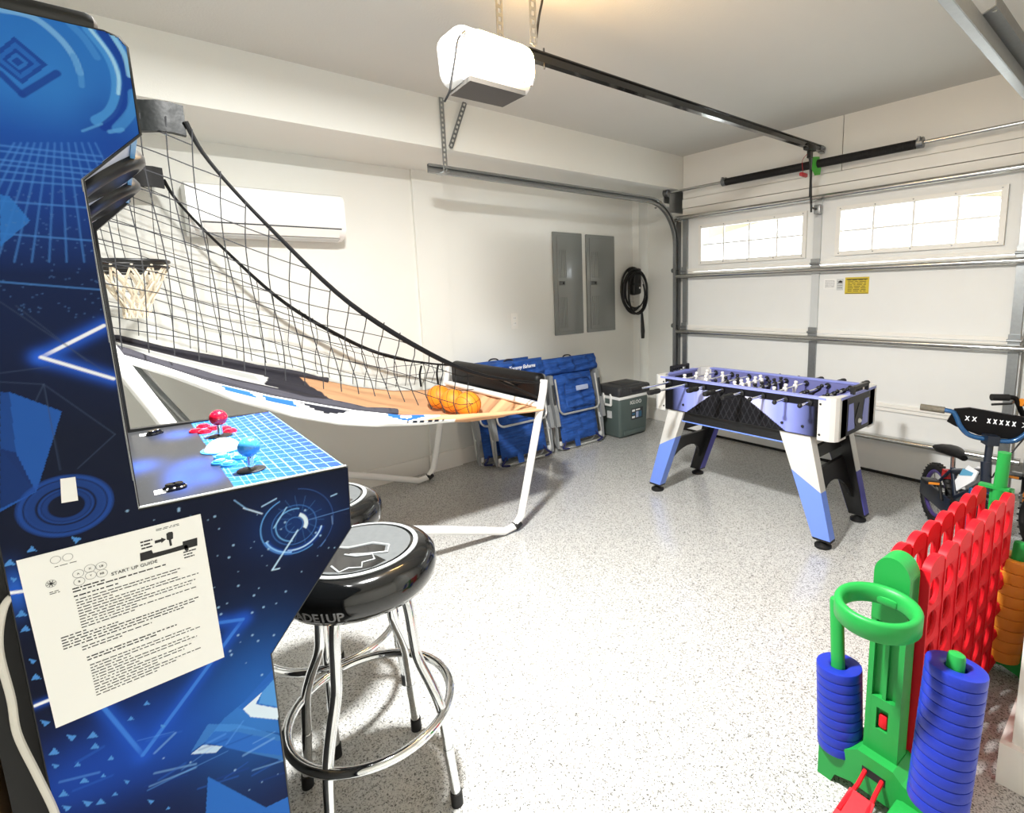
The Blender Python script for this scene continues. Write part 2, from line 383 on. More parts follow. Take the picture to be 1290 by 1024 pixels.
# ---- tracks
def band(path, hw):
    P = [np.array(p, float) for p in path]; A = []; B = []
    for i in range(len(P)):
        t = P[min(i+1, len(P)-1)]-P[max(i-1, 0)]; t /= np.linalg.norm(t); n = np.array([-t[1], t[0]])
        A.append(P[i]+n*hw); B.append(P[i]-n*hw)
    return A, B
def ribbon(mb, path, o0, o1, x0, x1):       # offsets o0..o1 from the path in the YZ plane, X from x0 to x1
    A, _ = band(path, o0); B, _ = band(path, o1); n = len(path); vs = []
    for i in range(n):
        for p in (A[i], B[i]):
            for x in (x0, x1): vs.append((x, p[0], p[1]))
    fs = []
    for i in range(n-1):
        a = 4*i; b = a+4
        fs += [(a, a+1, b+1, b), (a+2, b+2, b+3, a+3), (a, b, b+2, a+2), (a+1, a+3, b+3, b+1)]
    fs += [(0, 2, 3, 1), (4*n-4, 4*n-3, 4*n-1, 4*n-2)]
    return mb.add(vs, fs)
zt = 2.285; r = .40
path = [(1.64, zt)]+[(2.2, zt), (3.0, zt)]+[(4.235-r+r*math.sin(a), zt-r+r*math.cos(a)) for a in np.linspace(0, math.pi/2, 13)]+[(4.235, 1.2), (4.235, .01)]
for nm, x, sx, lab in (('L', -3.345, 1, 'galvanised door track curving down beside the corner with the electrical panels'), ('R', -.502, -1, 'galvanised door track running overhead near the upper picture corner by the angle bracket')):
    T = thing('door_track', lab, 'track', (x, 4.2, 0), 'garage door tracks')
    q = MB(); ribbon(q, path, -.027, .027, x-.0015*sx, x+.0015*sx); q.build('channel_web', 'galvanised', T)
    q = MB(); ribbon(q, path, .024, .028, x-.001, x+.03*sx); ribbon(q, path, -.028, -.024, x-.001, x+.03*sx)
    ribbon(q, path, .012, .024, x+.027*sx, x+.03*sx); ribbon(q, path, -.024, -.012, x+.027*sx, x+.03*sx); q.build('channel_lip', 'galvanised', T)
    q = MB().bb(min(x+.11*sx, x-.08*sx), max(x+.11*sx, x-.08*sx), 4.385, 4.39, .05, 2.12); q.bb(min(x-.005*sx, x-.002*sx), max(x-.005*sx, x-.002*sx), 4.262, 4.39, .05, 2.12); q.build('jamb_angle', 'galv_dark', T, smooth=False)
    MB().prism([(4.05, 2.2), (4.42, 2.2), (4.42, 2.42), (4.16, 2.42), (4.16, 2.25), (4.05, 2.25)], 0, min(x-.004*sx, x-.008*sx), max(x-.004*sx, x-.008*sx)).build('flag_bracket', 'galvanised', T, smooth=False)
    for y in (3.95, 4.02, 4.1): MB().cyl((x+.006*sx, y, 2.225), (x-.012*sx, y, 2.225), .008, n=6).build('bolt', 'galv_dark', T)
def perf(mb, p0, p1, wdir, w=.032, t=.003, pitch=.03):       # perforated strap with real slots
    p0 = Vector(p0); p1 = Vector(p1); L = (p1-p0).length; d = (p1-p0)/L; wd = Vector(wdir); wd = (wd-d*wd.dot(d)).normalized(); n = d.cross(wd)
    R = Matrix([[d[i], wd[i], n[i]] for i in range(3)])
    for sgn in (-1, 1): mb.box((p0+p1)/2+wd*sgn*w*.36, (L, w*.28, t), R)
    k = max(2, int(L/pitch))
    for i in range(k+1): mb.box(p0+d*(L*i/k), (pitch*.45, w*.5, t*.98), R)
    return mb
T = thing('track_hanger', 'perforated steel angle hanging the end of the door track below the ceiling', 'hanger', (-3.32, 1.74, 2.27))
q = MB(); perf(q, (-3.276, 1.735, 2.725), (-3.276, 1.735, 2.262), (0, 1, 0)); q.build('hanger_strap', 'galvanised', T, smooth=False)
q = MB(); perf(q, (-3.262, 1.90, 2.724), (-3.262, 1.775, 2.42), (0, 1, 0)); q.build('diagonal_brace', 'galv_dark', T, smooth=False)
MB().bb(-3.37, -3.26, 1.715, 1.755, 2.258, 2.262).build('track_bolt_plate', 'galvanised', T, smooth=False)
T = thing('track_hanger', 'plain steel angle bracket beside the overhead track at the upper corner', 'hanger', (-.48, 2.3, 2.3))
a0 = at(1240, 12, 2, 2.33); a1 = at(1300, 100, 2, 2.33)
q = MB().prism([(a0[0]-.012, a0[1]+.02), (a0[0]+.035, a0[1]-.02), (a1[0]+.05, a1[1]), (a1[0], a1[1])], 2, 2.322, 2.326)
q.prism([(a0[0]+.035, a0[1]-.02), (a1[0]+.05, a1[1]), (a1[0]+.047, a1[1]), (a0[0]+.032, a0[1]-.018)], 2, 2.326, 2.36)
q.build('angle', 'galv_dark', T, smooth=False)
MB().cyl((a0[0]+.025, a0[1]+.012, 2.318), (a0[0]+.025, a0[1]+.012, 2.33), .006, n=8).build('bolt', 'steel', T)
q = MB().bb(a1[0]+.01, a1[0]+.014, a1[1]-.02, a1[1]+.02, 2.326, 2.725); q.build('drop_strap', 'galvanised', T, smooth=False)
# ---- torsion shaft with spring
ys = 4.17; bl = at(858, 240.5, 1, ys); br = at(1290, 153, 1, ys); zs = (bl[2]+br[2])/2
T = thing('torsion_shaft', 'steel torsion shaft with dark coil spring across the header above the garage door', 'shaft', (-1.94, ys, zs))
MB().cyl((-3.43, ys, zs), (-.3, ys, zs), .0125, n=14).build('shaft', 'steel', T)
sl = at(914, 228, 1, ys)[0]; sr = at(1157, 181, 1, ys)[0]
prof = []; nn = 130
for i in range(nn):
    x = sl+(sr-sl)*i/nn; w = (sr-sl)/nn
    prof += [(.027, x), (.0315, x+w*.3), (.0315, x+w*.6), (.027, x+w*.95)]
MB().lathe([(r_, x_-sl) for r_, x_ in prof], (sl, ys, zs-.004), 14, Matrix(((0, 0, 1), (0, 1, 0), (-1, 0, 0)))).build('coil_spring', 'black_rubber', T, ang=80)
for x in (sl-.012, sr+.012):
    q = MB().cyl((x-.018, ys, zs), (x+.018, ys, zs), .036, n=16); q.box((x, ys-.03, zs+.02), (.014, .02, .03)); q.build('winding_cone', 'galv_dark', T)
for x, k in ((-3.385, 1), (-.47, -1)):
    q = MB().lathe([(.02, -.03), (.042, -.03), (.045, -.022), (.036, -.018), (.036, .018), (.047, .024), (.047, .03), (.02, .03)], (x, ys, zs), 20, RY(math.pi/2)); q.build('cable_drum', 'galv_dark', T)
    MB().bb(x-.005-.03*k, x+.005-.03*k, ys-.02, 4.268, zs-.09, zs+.03).build('bearing_plate', 'galvanised', T, smooth=False)
MB().bb(-1.965, -1.945, ys-.035, 4.285, zs-.04, zs+.04).build('centre_bracket', 'galv_dark', T, smooth=False)
# ---- notices on the door
def sticker(name, p, q_, m, label, y=4.2835):
    a = at(*p, 1, y); b = at(*q_, 1, y)
    T = thing(name, label, 'label', (a[0], y, b[2])); MB().bb(a[0], b[0], y-.0008, y+.0012, b[2], a[2]).build('sheet', m, T, smooth=False); return T, a, b
def lines(T, a, b, y, n, m, name='print', mg=.12):
    q = MB(); h = (a[2]-b[2]); w = b[0]-a[0]
    for i in range(n):
        z = a[2]-h*(mg+(1-2*mg)*(i+.5)/n); x = a[0]+w*mg
        while x < b[0]-w*mg*1.2:
            l = min(random.uniform(.008, .03)*w/.1, b[0]-w*mg-x); q.bb(x, x+l, y-.0014, y-.0008, z-h*.02, z+h*.02); x += l+.005*w/.1
    q.build(name, m, T, smooth=False)
T, a, b = sticker('notice_label', (1038, 351.5), (1053, 364), 'label_white', 'small white printed notice on the garage door beside the centre stile'); lines(T, a, b, 4.2835, 7, 'ink_grey')
T, a, b = sticker('notice_label', (1054.5, 351.5), (1062, 365.5), 'light_grey', 'narrow grey and white label between the white notice and yellow warning'); lines(T, a, b, 4.2835, 4, 'ink_black')
MB().prism([(a[0]+.006, a[2]-.03), (b[0]-.006, a[2]-.03), (b[0]-.01, a[2]-.018), ((a[0]+b[0])/2, a[2]-.01)], 1, 4.2821, 4.2827).build('emblem', 'ink_black', T, smooth=False)
T, a, b = sticker('warning_label', (1065, 349.5), (1094, 370), 'label_yellow', 'yellow warning label on the garage door'); lines(T, a, b, 4.2835, 8, 'ink_brown')
MB().bb(a[0]+.01, b[0]-.01, 4.2819, 4.2827, a[2]-.02, a[2]-.012).build('header_bar', 'ink_brown', T, smooth=False)
MB().bb(a[0]+.005, b[0]-.005, 4.2819, 4.2827, b[2]+.003, b[2]+.008).build('footer_bar', 'ink_brown', T, smooth=False)
# ---------------------------------------------------------------- ceiling lamp (above the camera's view)
T = thing('ceiling_lamp', 'round flush ceiling lamp over the arcade stools', 'lamp', LAMP)
MB().lathe([(.05, .085), (.19, .085), (.19, .02), (.17, .02)], LAMP, 32).build('lamp_rim', 'white_plastic', T)
MB().lathe([(1e-6, .0), (.10, .004), (.165, .03), (.17, .06)], LAMP, 32).build('lamp_diffuser', 'lamp_diffuser', T)

# ---------------------------------------------------------------- garage door opener
OX = -1.93
T = thing('door_opener', 'white glowing garage door opener hung from the ceiling with black rail', 'door opener', (OX, 1.25, 2.24))
def lower(mb, f):
    mb.v = [f(*p) for p in mb.v]; return mb
q = MB().rbox((OX-.01, 1.235, 2.365), (.20, .36, .20), .05, seg=4)
lower(q, lambda x, y, z: (OX+(x-OX)*(1-.10*max(0, 2.365-z)/.1), 1.235+(y-1.235)*(1-.05*max(0, 2.365-z)/.1), z)); q.build('housing', 'white_plastic', T)
q = MB().rbox((OX+.03, 1.262, 2.378), (.165, .318, .165), .06, seg=4); q.build('lamp_cover', 'lamp_lens', T)
q = MB(); 
for i in range(6): q.box((OX+.108, 1.29+.018*i, 2.318-.002*i), (.006, .007, .03), RX(-.35))
q.build('vent_slots', 'ink_grey', T, smooth=False)
c = [at(567, 117, 2, 2.262), at(592, 98, 2, 2.262), at(662, 117, 2, 2.262), at(633, 132, 2, 2.262)]
MB().prism([(p[0], p[1]) for p in c], 2, 2.252, 2.27).build('bottom_plate', 'grey_plate', T, smooth=False)
cab = [at(586, 39, 0, OX+.09), at(577, 50, 0, OX+.105), at(573, 75, 0, OX+.105), at(568, 105, 0, OX+.095), at(566, 116, 0, OX+.085), at(560, 128, 0, OX+.05)]
MB().tube(catmull(cab, 5), .004, 6).build('power_cord', 'cable_black', T)
MB().tube(catmull([at(581, 43, 0, OX+.105), at(584, 66, 0, OX+.112), at(584, 100, 0, OX+.10)], 5), .003, 6).build('antenna_wire', 'pale_tag', T)
for xx, yy in ((OX-.08, 1.36), (OX+.1, 1.40)):
    q = MB(); perf(q, (xx, yy, 2.725), (xx, yy, 2.46), (0, 1, 0), w=.034); q.build('hanger_strap', 'galvanised', T, smooth=False)
MB().tube(catmull([(OX+.1, 1.44, 2.725), (OX+.1, 1.455, 2.66), (OX+.09, 1.44, 2.58), (OX+.08, 1.43, 2.5)], 5), .005, 6).build('supply_cord', 'cable_black', T)
zr0, zr1 = 2.468, 2.505
def railbar(mb, o, w, h):
    return mb.add([(OX+sx*w/2, y, z+o+sz*h/2) for y, z in ((1.44, zr0), (4.26, zr1)) for sx in (-1, 1) for sz in (-1, 1)], [(0, 1, 3, 2), (4, 6, 7, 5), (0, 4, 5, 1), (2, 3, 7, 6), (0, 2, 6, 4), (1, 5, 7, 3)])
railbar(MB(), 0, .012, .042).build('rail', 'black_gloss', T, smooth=False)
q = railbar(MB(), -.02, .036, .006); railbar(q, .02, .03, .006); q.build('rail_flange', 'black_gloss', T, smooth=False)
q = MB().box((OX, 4.255, zr1-.005), (.03, .05, .05)); q.cyl((OX-.03, 4.25, zr1), (OX+.03, 4.25, zr1), .009, n=8); q.build('header_bracket', 'galvanised', T, smooth=False)
MB().cyl((OX, 1.53, zr0-.04), (OX, 1.53, zr0+.045), .004, n=6).build('rail_bolt', 'black_plastic', T)
yt = 4.06; zt_ = zr1-.008
q = MB().rbox((OX, yt, zt_-.01), (.05, .13, .05), .012); q.box((OX, yt+.005, zt_-.055), (.028, .04, .06)); q.build('trolley', 'black_plastic', T)
q = MB().tube([(OX, yt, zt_-.06), (OX, yt+.03, zt_-.2), (OX, yt+.05, 2.14)], .0085, 8)
q.box((OX, yt+.035, 2.23), (.012, .016, .2)); q.tube([(OX, yt+.045, 2.15), (OX, yt+.065, 2.055), (OX, 4.20, 2.05)], .009, 8); q.tube([(OX, yt+.06, 2.07), (OX, yt+.065, 2.02)], .008, 8); q.build('door_arm', 'black_plastic', T)
q = MB().rbox((OX, 4.24, 2.05), (.05, .05, .07), .006); q.build('door_bracket', 'galvanised', T)
q = MB().tube(catmull([(OX-.005, yt-.03, zt_-.06), (OX-.02, yt-.07, zt_-.11), (OX-.01, yt-.075, zt_-.2)], 6), .002, 5); q.build('release_cord', 'pull_red', T)
MB().rbox((OX-.005, yt-.075, zt_-.215), (.026, .10, .03), .01).build('release_handle', 'pull_red', T)
MB().prism([(yt+.03, zt_-.075), (yt+.13, zt_-.06), (yt+.17, zt_-.14), (yt+.155, zt_-.19), (yt+.07, zt_-.205), (yt+.02, zt_-.165)], 0, OX+.012, OX+.016).build('green_tag', 'hi_green', T, smooth=False)

# ---------------------------------------------------------------- air conditioner
y0, y1 = .362, 1.222; z0, z1 = 1.84, 2.135
T = thing('air_conditioner', 'white wall-mounted split air conditioner behind the netting', 'air conditioner', (-3.87, (y0+y1)/2, z0))
pr = [(-3.975, z0+.03), (-3.975, z1), (-3.80, z1), (-3.765, z1-.015), (-3.752, z1-.05), (-3.752, z0+.075), (-3.79, z0+.02), (-3.87, z0), (-3.95, z0)]
q = MB().prism([(a, b) for a, b in pr], 1, y0, y1); q.build('casing', 'ac_white', T, ang=50)
MB().prism([(-3.765, z1-.012), (-3.748, z1-.05), (-3.748, z0+.08), (-3.757, z0+.075), (-3.757, z1-.04)], 1, y0+.012, y1-.012).build('front_panel', 'ac_white', T, smooth=False)
MB().prism([(-3.755, z0+.069), (-3.751, z0+.066), (-3.785, z0+.016), (-3.79, z0+.018)], 1, y0+.07, y1-.04).build('louver', 'white_plastic', T, smooth=False)
MB().prism([(-3.752, z0+.075), (-3.7485, z0+.073), (-3.752, z0+.067), (-3.755, z0+.069)], 1, y0+.06, y1-.03).build('outlet_gap', 'dark_inset', T, smooth=False)
MB().prism([(-3.86, z0+.001), (-3.80, z0+.013), (-3.803, z0+.008), (-3.86, z0-.004)], 1, y0+.06, y1-.03).build('lower_vane', 'light_grey', T, smooth=False)

# ---------------------------------------------------------------- electrical panels, outlet, car charger
XW = -3.968
def epanel(p0, p1, label):
    a = at(*p0, 0, XW+.02); b = at(*p1, 0, XW+.02); ya, yb, za, zb = a[1], b[1], b[2], a[2]
    T = thing('electrical_panel', label, 'electrical panel', (XW, (ya+yb)/2, za), 'grey electrical panels on the wall')
    MB().rbox((XW+.01, (ya+yb)/2, (za+zb)/2), (.022, yb-ya, zb-za), .006).build('cover', 'panel_grey', T)
    m_ = .035
    d = MB().rbox((XW+.023, (ya+yb)/2+.004, (za+zb)/2), (.01, yb-ya-2*m_, zb-za-2*m_), .004).build('door', 'panel_grey', T)
    for k in range(4):
        yy = ya+m_+.035+.026*k
        MB().rbox((XW+.0285, yy, zb-.30), (.009, .010, .26), .003).build('rib', 'panel_grey', d)
        MB().rbox((XW+.0285, yy, za+.22), (.009, .010, .30), .003).build('rib', 'panel_grey', d)
    zl = (za+zb)/2+.01
    MB().rbox((XW+.03, ya+m_+.055, zl), (.007, .075, .04), .004).build('latch', 'panel_grey_dark', d)
    MB().rbox((XW+.035, ya+m_+.07, zl), (.006, .018, .02), .002).build('latch_slide', 'black_plastic', d)
epanel((696.2, 291.5), (735.8, 419.5), 'grey electrical panel on the wall farther from the car charger')
epanel((738.2, 295), (775.5, 415.5), 'grey electrical panel on the wall next to the car charger coil')
a = at(643.5, 394.5, 0, XW+.004); b = at(653, 414, 0, XW+.004)
T = thing('wall_outlet', 'white wall outlet plate above the folded beach chairs', 'outlet', (XW, (a[1]+b[1])/2, b[2]))
MB().rbox((XW+.003, (a[1]+b[1])/2, (a[2]+b[2])/2), (.006, b[1]-a[1], a[2]-b[2]), .003).build('plate', 'trim_paint', T)
for s_ in (-1, 1):
    k = MB().rbox((XW+.007, (a[1]+b[1])/2, (a[2]+b[2])/2+s_*.024), (.004, .032, .034), .003).build('receptacle', 'white_plastic', T)
    for yo in (-.007, .007): MB().box((XW+.0092, (a[1]+b[1])/2+yo, (a[2]+b[2])/2+s_*.024+.003), (.001, .003, .011)).build('slot', 'ink_grey', k, smooth=False)
cy, cz = at(799, 358, 0, XW+.06)[1:]
T = thing('car_charger', 'black wall car charger with its cable coiled around it', 'car charger', (XW, cy, cz-.25))
q = MB().rbox((XW+.055, cy+.01, cz+.06), (.11, .12, .22), .02, seg=3); q.build('wall_unit', 'black_plastic', T)
q = MB().rbox((XW+.075, cy-.005, cz-.05), (.09, .13, .13), .03, rot=RX(.12), seg=3); q.build('cable_cradle', 'black_plastic', T)
MB().cyl((XW+.121, cy+.02, cz-.04), (XW+.124, cy+.02, cz-.04), .011, n=12).build('status_light', 'label_white', T)
def coil():
    pts = []
    for i in range(5*28+1):
        a_ = -2*math.pi*i/28+1.2; w = i/28; R = .172+.02*math.sin(w*2.3); sq = 1+.1*math.sin(w*1.7)
        y = cy-.03+R*.98*math.cos(a_)+.014*math.sin(w*3); z = cz-.055+R*1.12*sq*math.sin(a_)-.016*w*(math.sin(a_) < 0)
        pts.append((XW+.05+.018*w, y, z))
    return pts
MB().tube(coil(), .0115, 8).build('cable_coil', 'cable_black', T)
e = at(808.5, 395, 0, XW+.1)
MB().tube(catmull([(XW+.1, cy+.1, cz-.0), (XW+.1, cy+.125, cz-.12), (XW+.1, e[1], e[2])], 6), .011, 8).build('cable_tail', 'cable_black', T)
e2 = at(809.5, 426, 0, XW+.1)
q = MB().tube([(XW+.1, e[1], e[2]+.02), (XW+.1, e[1]+.003, e[2]-.04), (XW+.1, e2[1], e2[2]+.08), (XW+.1, e2[1], e2[2]+.05), (XW+.1, e2[1], e2[2])], [.012, .018, .026, .023, .021], 12); q.build('plug_handle', 'black_plastic', T)
MB().rbox((XW+.03, cy-.02, cz-.19), (.05, .05, .012), .004).build('cord_hook', 'light_grey', T)

# ---------------------------------------------------------------- cooler
cx0, cx1, cy0, cy1 = -3.80, -3.478, 3.555, 3.985
T = thing('cooler', 'grey-green hard cooler with charcoal lid on the floor by the corner', 'cooler', ((cx0+cx1)/2, (cy0+cy1)/2, 0))
q = MB().rbox(((cx0+cx1)/2, (cy0+cy1)/2, .2), (cx1-cx0, cy1-cy0, .4), .03, seg=3)
lower(q, lambda x, y, z: ((cx0+cx1)/2+(x-(cx0+cx1)/2)*(.9+.1*z/.4), (cy0+cy1)/2+(y-(cy0+cy1)/2)*(.92+.08*z/.4), z)); q.build('body', 'cooler_body', T)
MB().rbox((cx1-.012, (cy0+cy1)/2, .045), (.03, .30, .05), .01).build('foot_moulding', 'cooler_body', T)
MB().rbox(((cx0+cx1)/2, (cy0+cy1)/2, .408), (cx1-cx0+.012, cy1-cy0+.012, .032), .01).build('white_band', 'white_plastic', T)
l = MB().rbox(((cx0+cx1)/2, (cy0+cy1)/2, .472), (cx1-cx0+.03, cy1-cy0+.03, .1), .026, seg=3).build('lid', 'cooler_lid', T)
MB().rbox(((cx0+cx1)/2, (cy0+cy1)/2+.02, .52), (.2, .27, .018), .008).build('lid_panel', 'cooler_lid', l)
for y_ in (cy0+.05, cy1-.05): MB().rbox((cx1+.012, y_, .475), (.02, .045, .075), .006).build('lid_lug', 'cooler_lid', l)
q = MB(); yf = cy0-.008
q.rbox(((cx0+cx1)/2+.05, yf, .39), (.022, .02, .12), .005); q.rbox(((cx0+cx1)/2-.05, yf, .39), (.022, .02, .12), .005); q.rbox(((cx0+cx1)/2, yf-.006, .335), (.12, .02, .022), .006); q.build('latch', 'white_plastic', T)
MB().box(((cx0+cx1)/2+.02, cy0+.004, .235), (.055, .02, .07)).build('spec_sticker', 'light_grey', T, smooth=False)
text('brand_lettering', 'IGLOO', .052, (cx1-.004, (cy0+cy1)/2+.02, .345), (0, 1, 0), (.08, 0, 1), 'label_white', T, depth=.005, spacing=1.05)
s = MB().box((cx1-.0125, (cy0+cy1)/2+.045, .225), (.012, .17, .115), RY(.04)).build('feature_panel', 'dark_inset', T, smooth=False)
for i, (yo, zo, w, h, mm) in enumerate(((-.055, .035, .04, .022, 'label_white'), (-.055, .0, .04, .022, 'cooler_print'), (-.055, -.033, .04, .02, 'label_white'), (0, -.012, .035, .06, 'pale_tag'), (.045, -.012, .04, .06, 'cooler_print'), (.01, .038, .06, .014, 'label_white'))):
    MB().box((cx1-.0055+zo*.04, (cy0+cy1)/2+.045+yo, .225+zo), (.002, w, h), RY(.04)).build('print_block', mm, s, smooth=False)

# ---------------------------------------------------------------- folded beach chairs (local: x along the wall, -y towards the room)
def ffold(x, z, k=1): return .009*math.sin(19*x+21*z+2*math.sin(9*x))*k+.007*math.sin(53*z-13*x+3*math.sin(14*z))*k+.004*math.sin(70*x+9*z)*k
def pillow(w, h, t, c, nx=18, nz=12, k=1.0, bul=.5):
    q = MB(); vs = []; fs = []
    for side in (-1, 1):
        for j in range(nz+1):
            for i in range(nx+1):
                u = i/nx*2-1; v = j/nz*2-1
                e = max(0, (1-abs(u)**5))**bul*max(0, (1-abs(v)**5))**bul
                vs.append((c[0]+u*w/2, c[1]+side*t/2*e+(ffold(u*w/2, v*h/2, k)*e if side < 0 else 0), c[2]+v*h/2))
    n1 = (nx+1)*(nz+1)
    for s_ in (0, 1):
        for j in range(nz):
            for i in range(nx):
                a_ = s_*n1+j*(nx+1)+i; fs.append((a_, a_+1, a_+nx+2, a_+nx+1))
    return q.add(vs, fs)
def loop_u(x0, x1, y, z0, z1, r, n=6):       # U: up one side, across the bottom, up the other
    p = [(x0, y, z1), (x0, y, z0+r)]+[(x0+r-r*math.cos(a_), y, z0+r-r*math.sin(a_)) for a_ in np.linspace(.2, math.pi/2, n)]
    p += [(x1-r+r*math.sin(a_), y, z0+r-r*math.cos(a_)) for a_ in np.linspace(0, math.pi/2-.2, n)]+[(x1, y, z0+r), (x1, y, z1)]
    return p
def beach_chair(label, loc, w, h, lean, lettering=False, tagp=True, yaw=0):
    T = thing('beach_chair', label, 'beach chair', loc, 'folded beach chairs', (-lean, 0, math.pi/2+yaw), local=True); hw = w/2
    MB().tube(loop_u(-hw, hw, -.012, .012, h*.93, .07), .011, 8).build('frame_tube', 'aluminium', T)
    MB().tube(loop_u(-hw+.03, hw-.03, .06, .02, h*.9, .07), .0105, 8).build('back_frame_tube', 'aluminium', T)
    MB().tube(loop_u(-hw+.035, hw-.03, -.075, h*.40, h*.80, .06), .0105, 8).build('seat_tube', 'aluminium', T)
    lo = pillow(w-.1, h*.38, .06, (.0, -.02, h*.27), nx=26, nz=22, k=.9).build('seat_sling', 'chair_blue', T)
    up = pillow(w-.1, h*.46, .10, (.0, -.035, h*.62), nx=26, nz=24, k=1.2).build('back_pouch', 'chair_blue', T)
    pillow(w-.2, h*.27, .05, (.015, -.083, h*.585), nx=22, nz=18, k=1.5).build('pouch_pocket', 'chair_blue', up)
    q = MB().tube(catmull([(-.16, -.085, h*.60), (-.155, -.09, h*.72), (-.1, -.092, h*.765), (.1, -.092, h*.775), (.155, -.09, h*.74), (.16, -.085, h*.62)], 5), .005, 6); q.build('zip_piping', 'chair_blue_dark', up)
    if tagp: MB().rbox((.02, -.128, h*.665), (.15, .006, .045), .003).build('pouch_tag', 'pale_tag', up)
    pw = pillow(w+.12, .16, .14, (.0, -.015, h*.94), nx=44, nz=14, k=1.7, bul=.5).build('head_pillow', 'chair_blue', T)
    if lettering: text('script_lettering', 'Tommy Bahama', .046, (.05, -.118, h*.95), (1, 0, .02), (0, 0, 1), 'script_white', pw, depth=.003, spacing=.92, shear=.35)
    q = MB().tube(catmull([(-.06, .0, h*.955+.05), (-.03, .0, h*.955+.08), (.03, .0, h*.955+.08), (.06, 0, h*.955+.05)], 4), .007, 6); q.build('carry_loop', 'charcoal_cloth', pw)
    for sx in (-1, 1):
        x = sx*(hw+.005)
        ar = MB().prism([(-.075, h*.84), (-.02, h*.87), (.02, h*.80), (.0, h*.55), (-.035, h*.42), (-.05, h*.30), (-.085, h*.28), (-.085, h*.45), (-.065, h*.6)], 0, x-.02, x+.02).build('armrest', 'grey_plastic', T, smooth=False)
        MB().prism([(-.088, h*.74), (-.0835, h*.74), (-.07, h*.5), (-.075, h*.5)], 0, x-.013, x+.013).build('armrest_inset', 'dark_inset', ar, smooth=False)
        MB().prism([(-.06, h*.32), (-.04, h*.30), (-.005, h*.06), (-.03, h*.03)], 0, x-.008, x+.008).build('side_link', 'grey_plastic', T, smooth=False)
        MB().rbox((x-sx*.005, -.03, h*.30), (.03, .03, .05), .006).build('joint_clip', 'light_grey', T)
        MB().rbox((x-sx*.03, -.02, .07), (.03, .03, .04), .006).build('joint_clip', 'light_grey', T)
        MB().tube(catmull([(sx*(hw-.11), -.03, .12), (sx*(hw-.06), -.04, .05), (sx*(hw-.03), -.045, .025), (sx*(hw-.1), -.05, .012)], 4), .009, 6).build('shoulder_strap', 'navy_strap', T)
    MB().prism([(-.1, .16), (-.03, .16), (-.035, .01), (-.09, .012)], 1, -.045, -.037).build('strap_web', 'chair_blue', T, smooth=False)
    return T
beach_chair('folded blue beach chair mostly hidden behind another chair, its frame showing beside the pilaster', (-3.73, 2.42, .002), .60, .86, .20, tagp=False)
beach_chair('folded blue beach chair with white script on its pillow behind the hoop game leg', (-3.60, 2.50, .002), .58, .86, .22, True)
beach_chair('folded blue beach chair with a pale tag on its pouch beside the cooler', (-3.615, 3.16, .002), .56, .83, .20)

# ---------------------------------------------------------------- double hoop basketball game
XN, XF = -2.5, -3.74
T = thing('basketball_game', 'white folding double-shot basketball arcade game with black side nets', 'basketball game', ((XN+XF)/2, .9, 0))
HG = T
def smooth_tube(pts, r, k=6, n=10): return MB().tube(catmull(pts, k), r, n)
for x, xl in ((XN, -2.56), (XF, -3.77)):
    q = MB().tube([(x, 1.90, .93), (x, 1.89, .86), (xl, 1.76, .2), (xl, 1.73, .09), (xl, 1.68, .035), (xl, 1.6, .026), (xl+.01, 1.15, .19), (xl+.03, .5, .42)], .024, 12); q.build('leg', 'white_paint_metal', T)
    MB().cyl((xl, 1.715, .052), (xl, 1.675, .030), .0275, n=12).build('leg_cap', 'black_rubber', T)
    MB().tube([(x+.02, -.13, 1.49), (x+.02, .106, .96), (x+.02, .53, .02)], .028, 12).build('rear_leg', 'white_paint_metal', T)
    MB().tube([(x, -.3, 1.2), (x, -.3, 2.12)], .02, 10).build('upright', 'white_paint_metal', T)
MB().tube([(XN-.3, -.10, 1.40), (XN-.3, .2, .86), (XN-.3, .55, .02)], .022, 10).build('rear_leg', 'galvanised', T)
for z, yy in ((.772, 1.872),): MB().tube([(XN, yy, z), (XF, yy, z)], .02, 10).build('front_bar', 'white_paint_metal', T)
MB().tube([(XN, -.3, 2.1), (XF, -.3, 2.1)], .02, 10).build('top_bar', 'white_paint_metal', T)
MB().bb(XF+.02, XN-.02, -.33, -.31, 1.32, 2.15).build('backboard', 'white_plastic', T, smooth=False)
# padded bumper at the player's end
q = MB().rbox(((XN+XF)/2-.03, 1.945, .858), (1.12, .085, .18), .035, seg=3); lower(q, lambda x, y, z: (x, y+.006*math.sin(x*14), z+.006*math.sin(x*9+1))); q.build('front_pad', 'black_vinyl', T)
MB().tube(catmull([(-3.72, 1.89, .69), (-3.3, 1.88, .675), (-2.8, 1.88, .685), (-2.56, 1.88, .70)], 5), .018, 8).build('front_sleeve', 'black_vinyl', T)
for x in (-2.56, -2.7, -3.62): MB().torus((x, 1.9, .735), .023, .006, 16, 6, RY(math.pi/2)).build('pad_strap', 'black_vinyl', T)
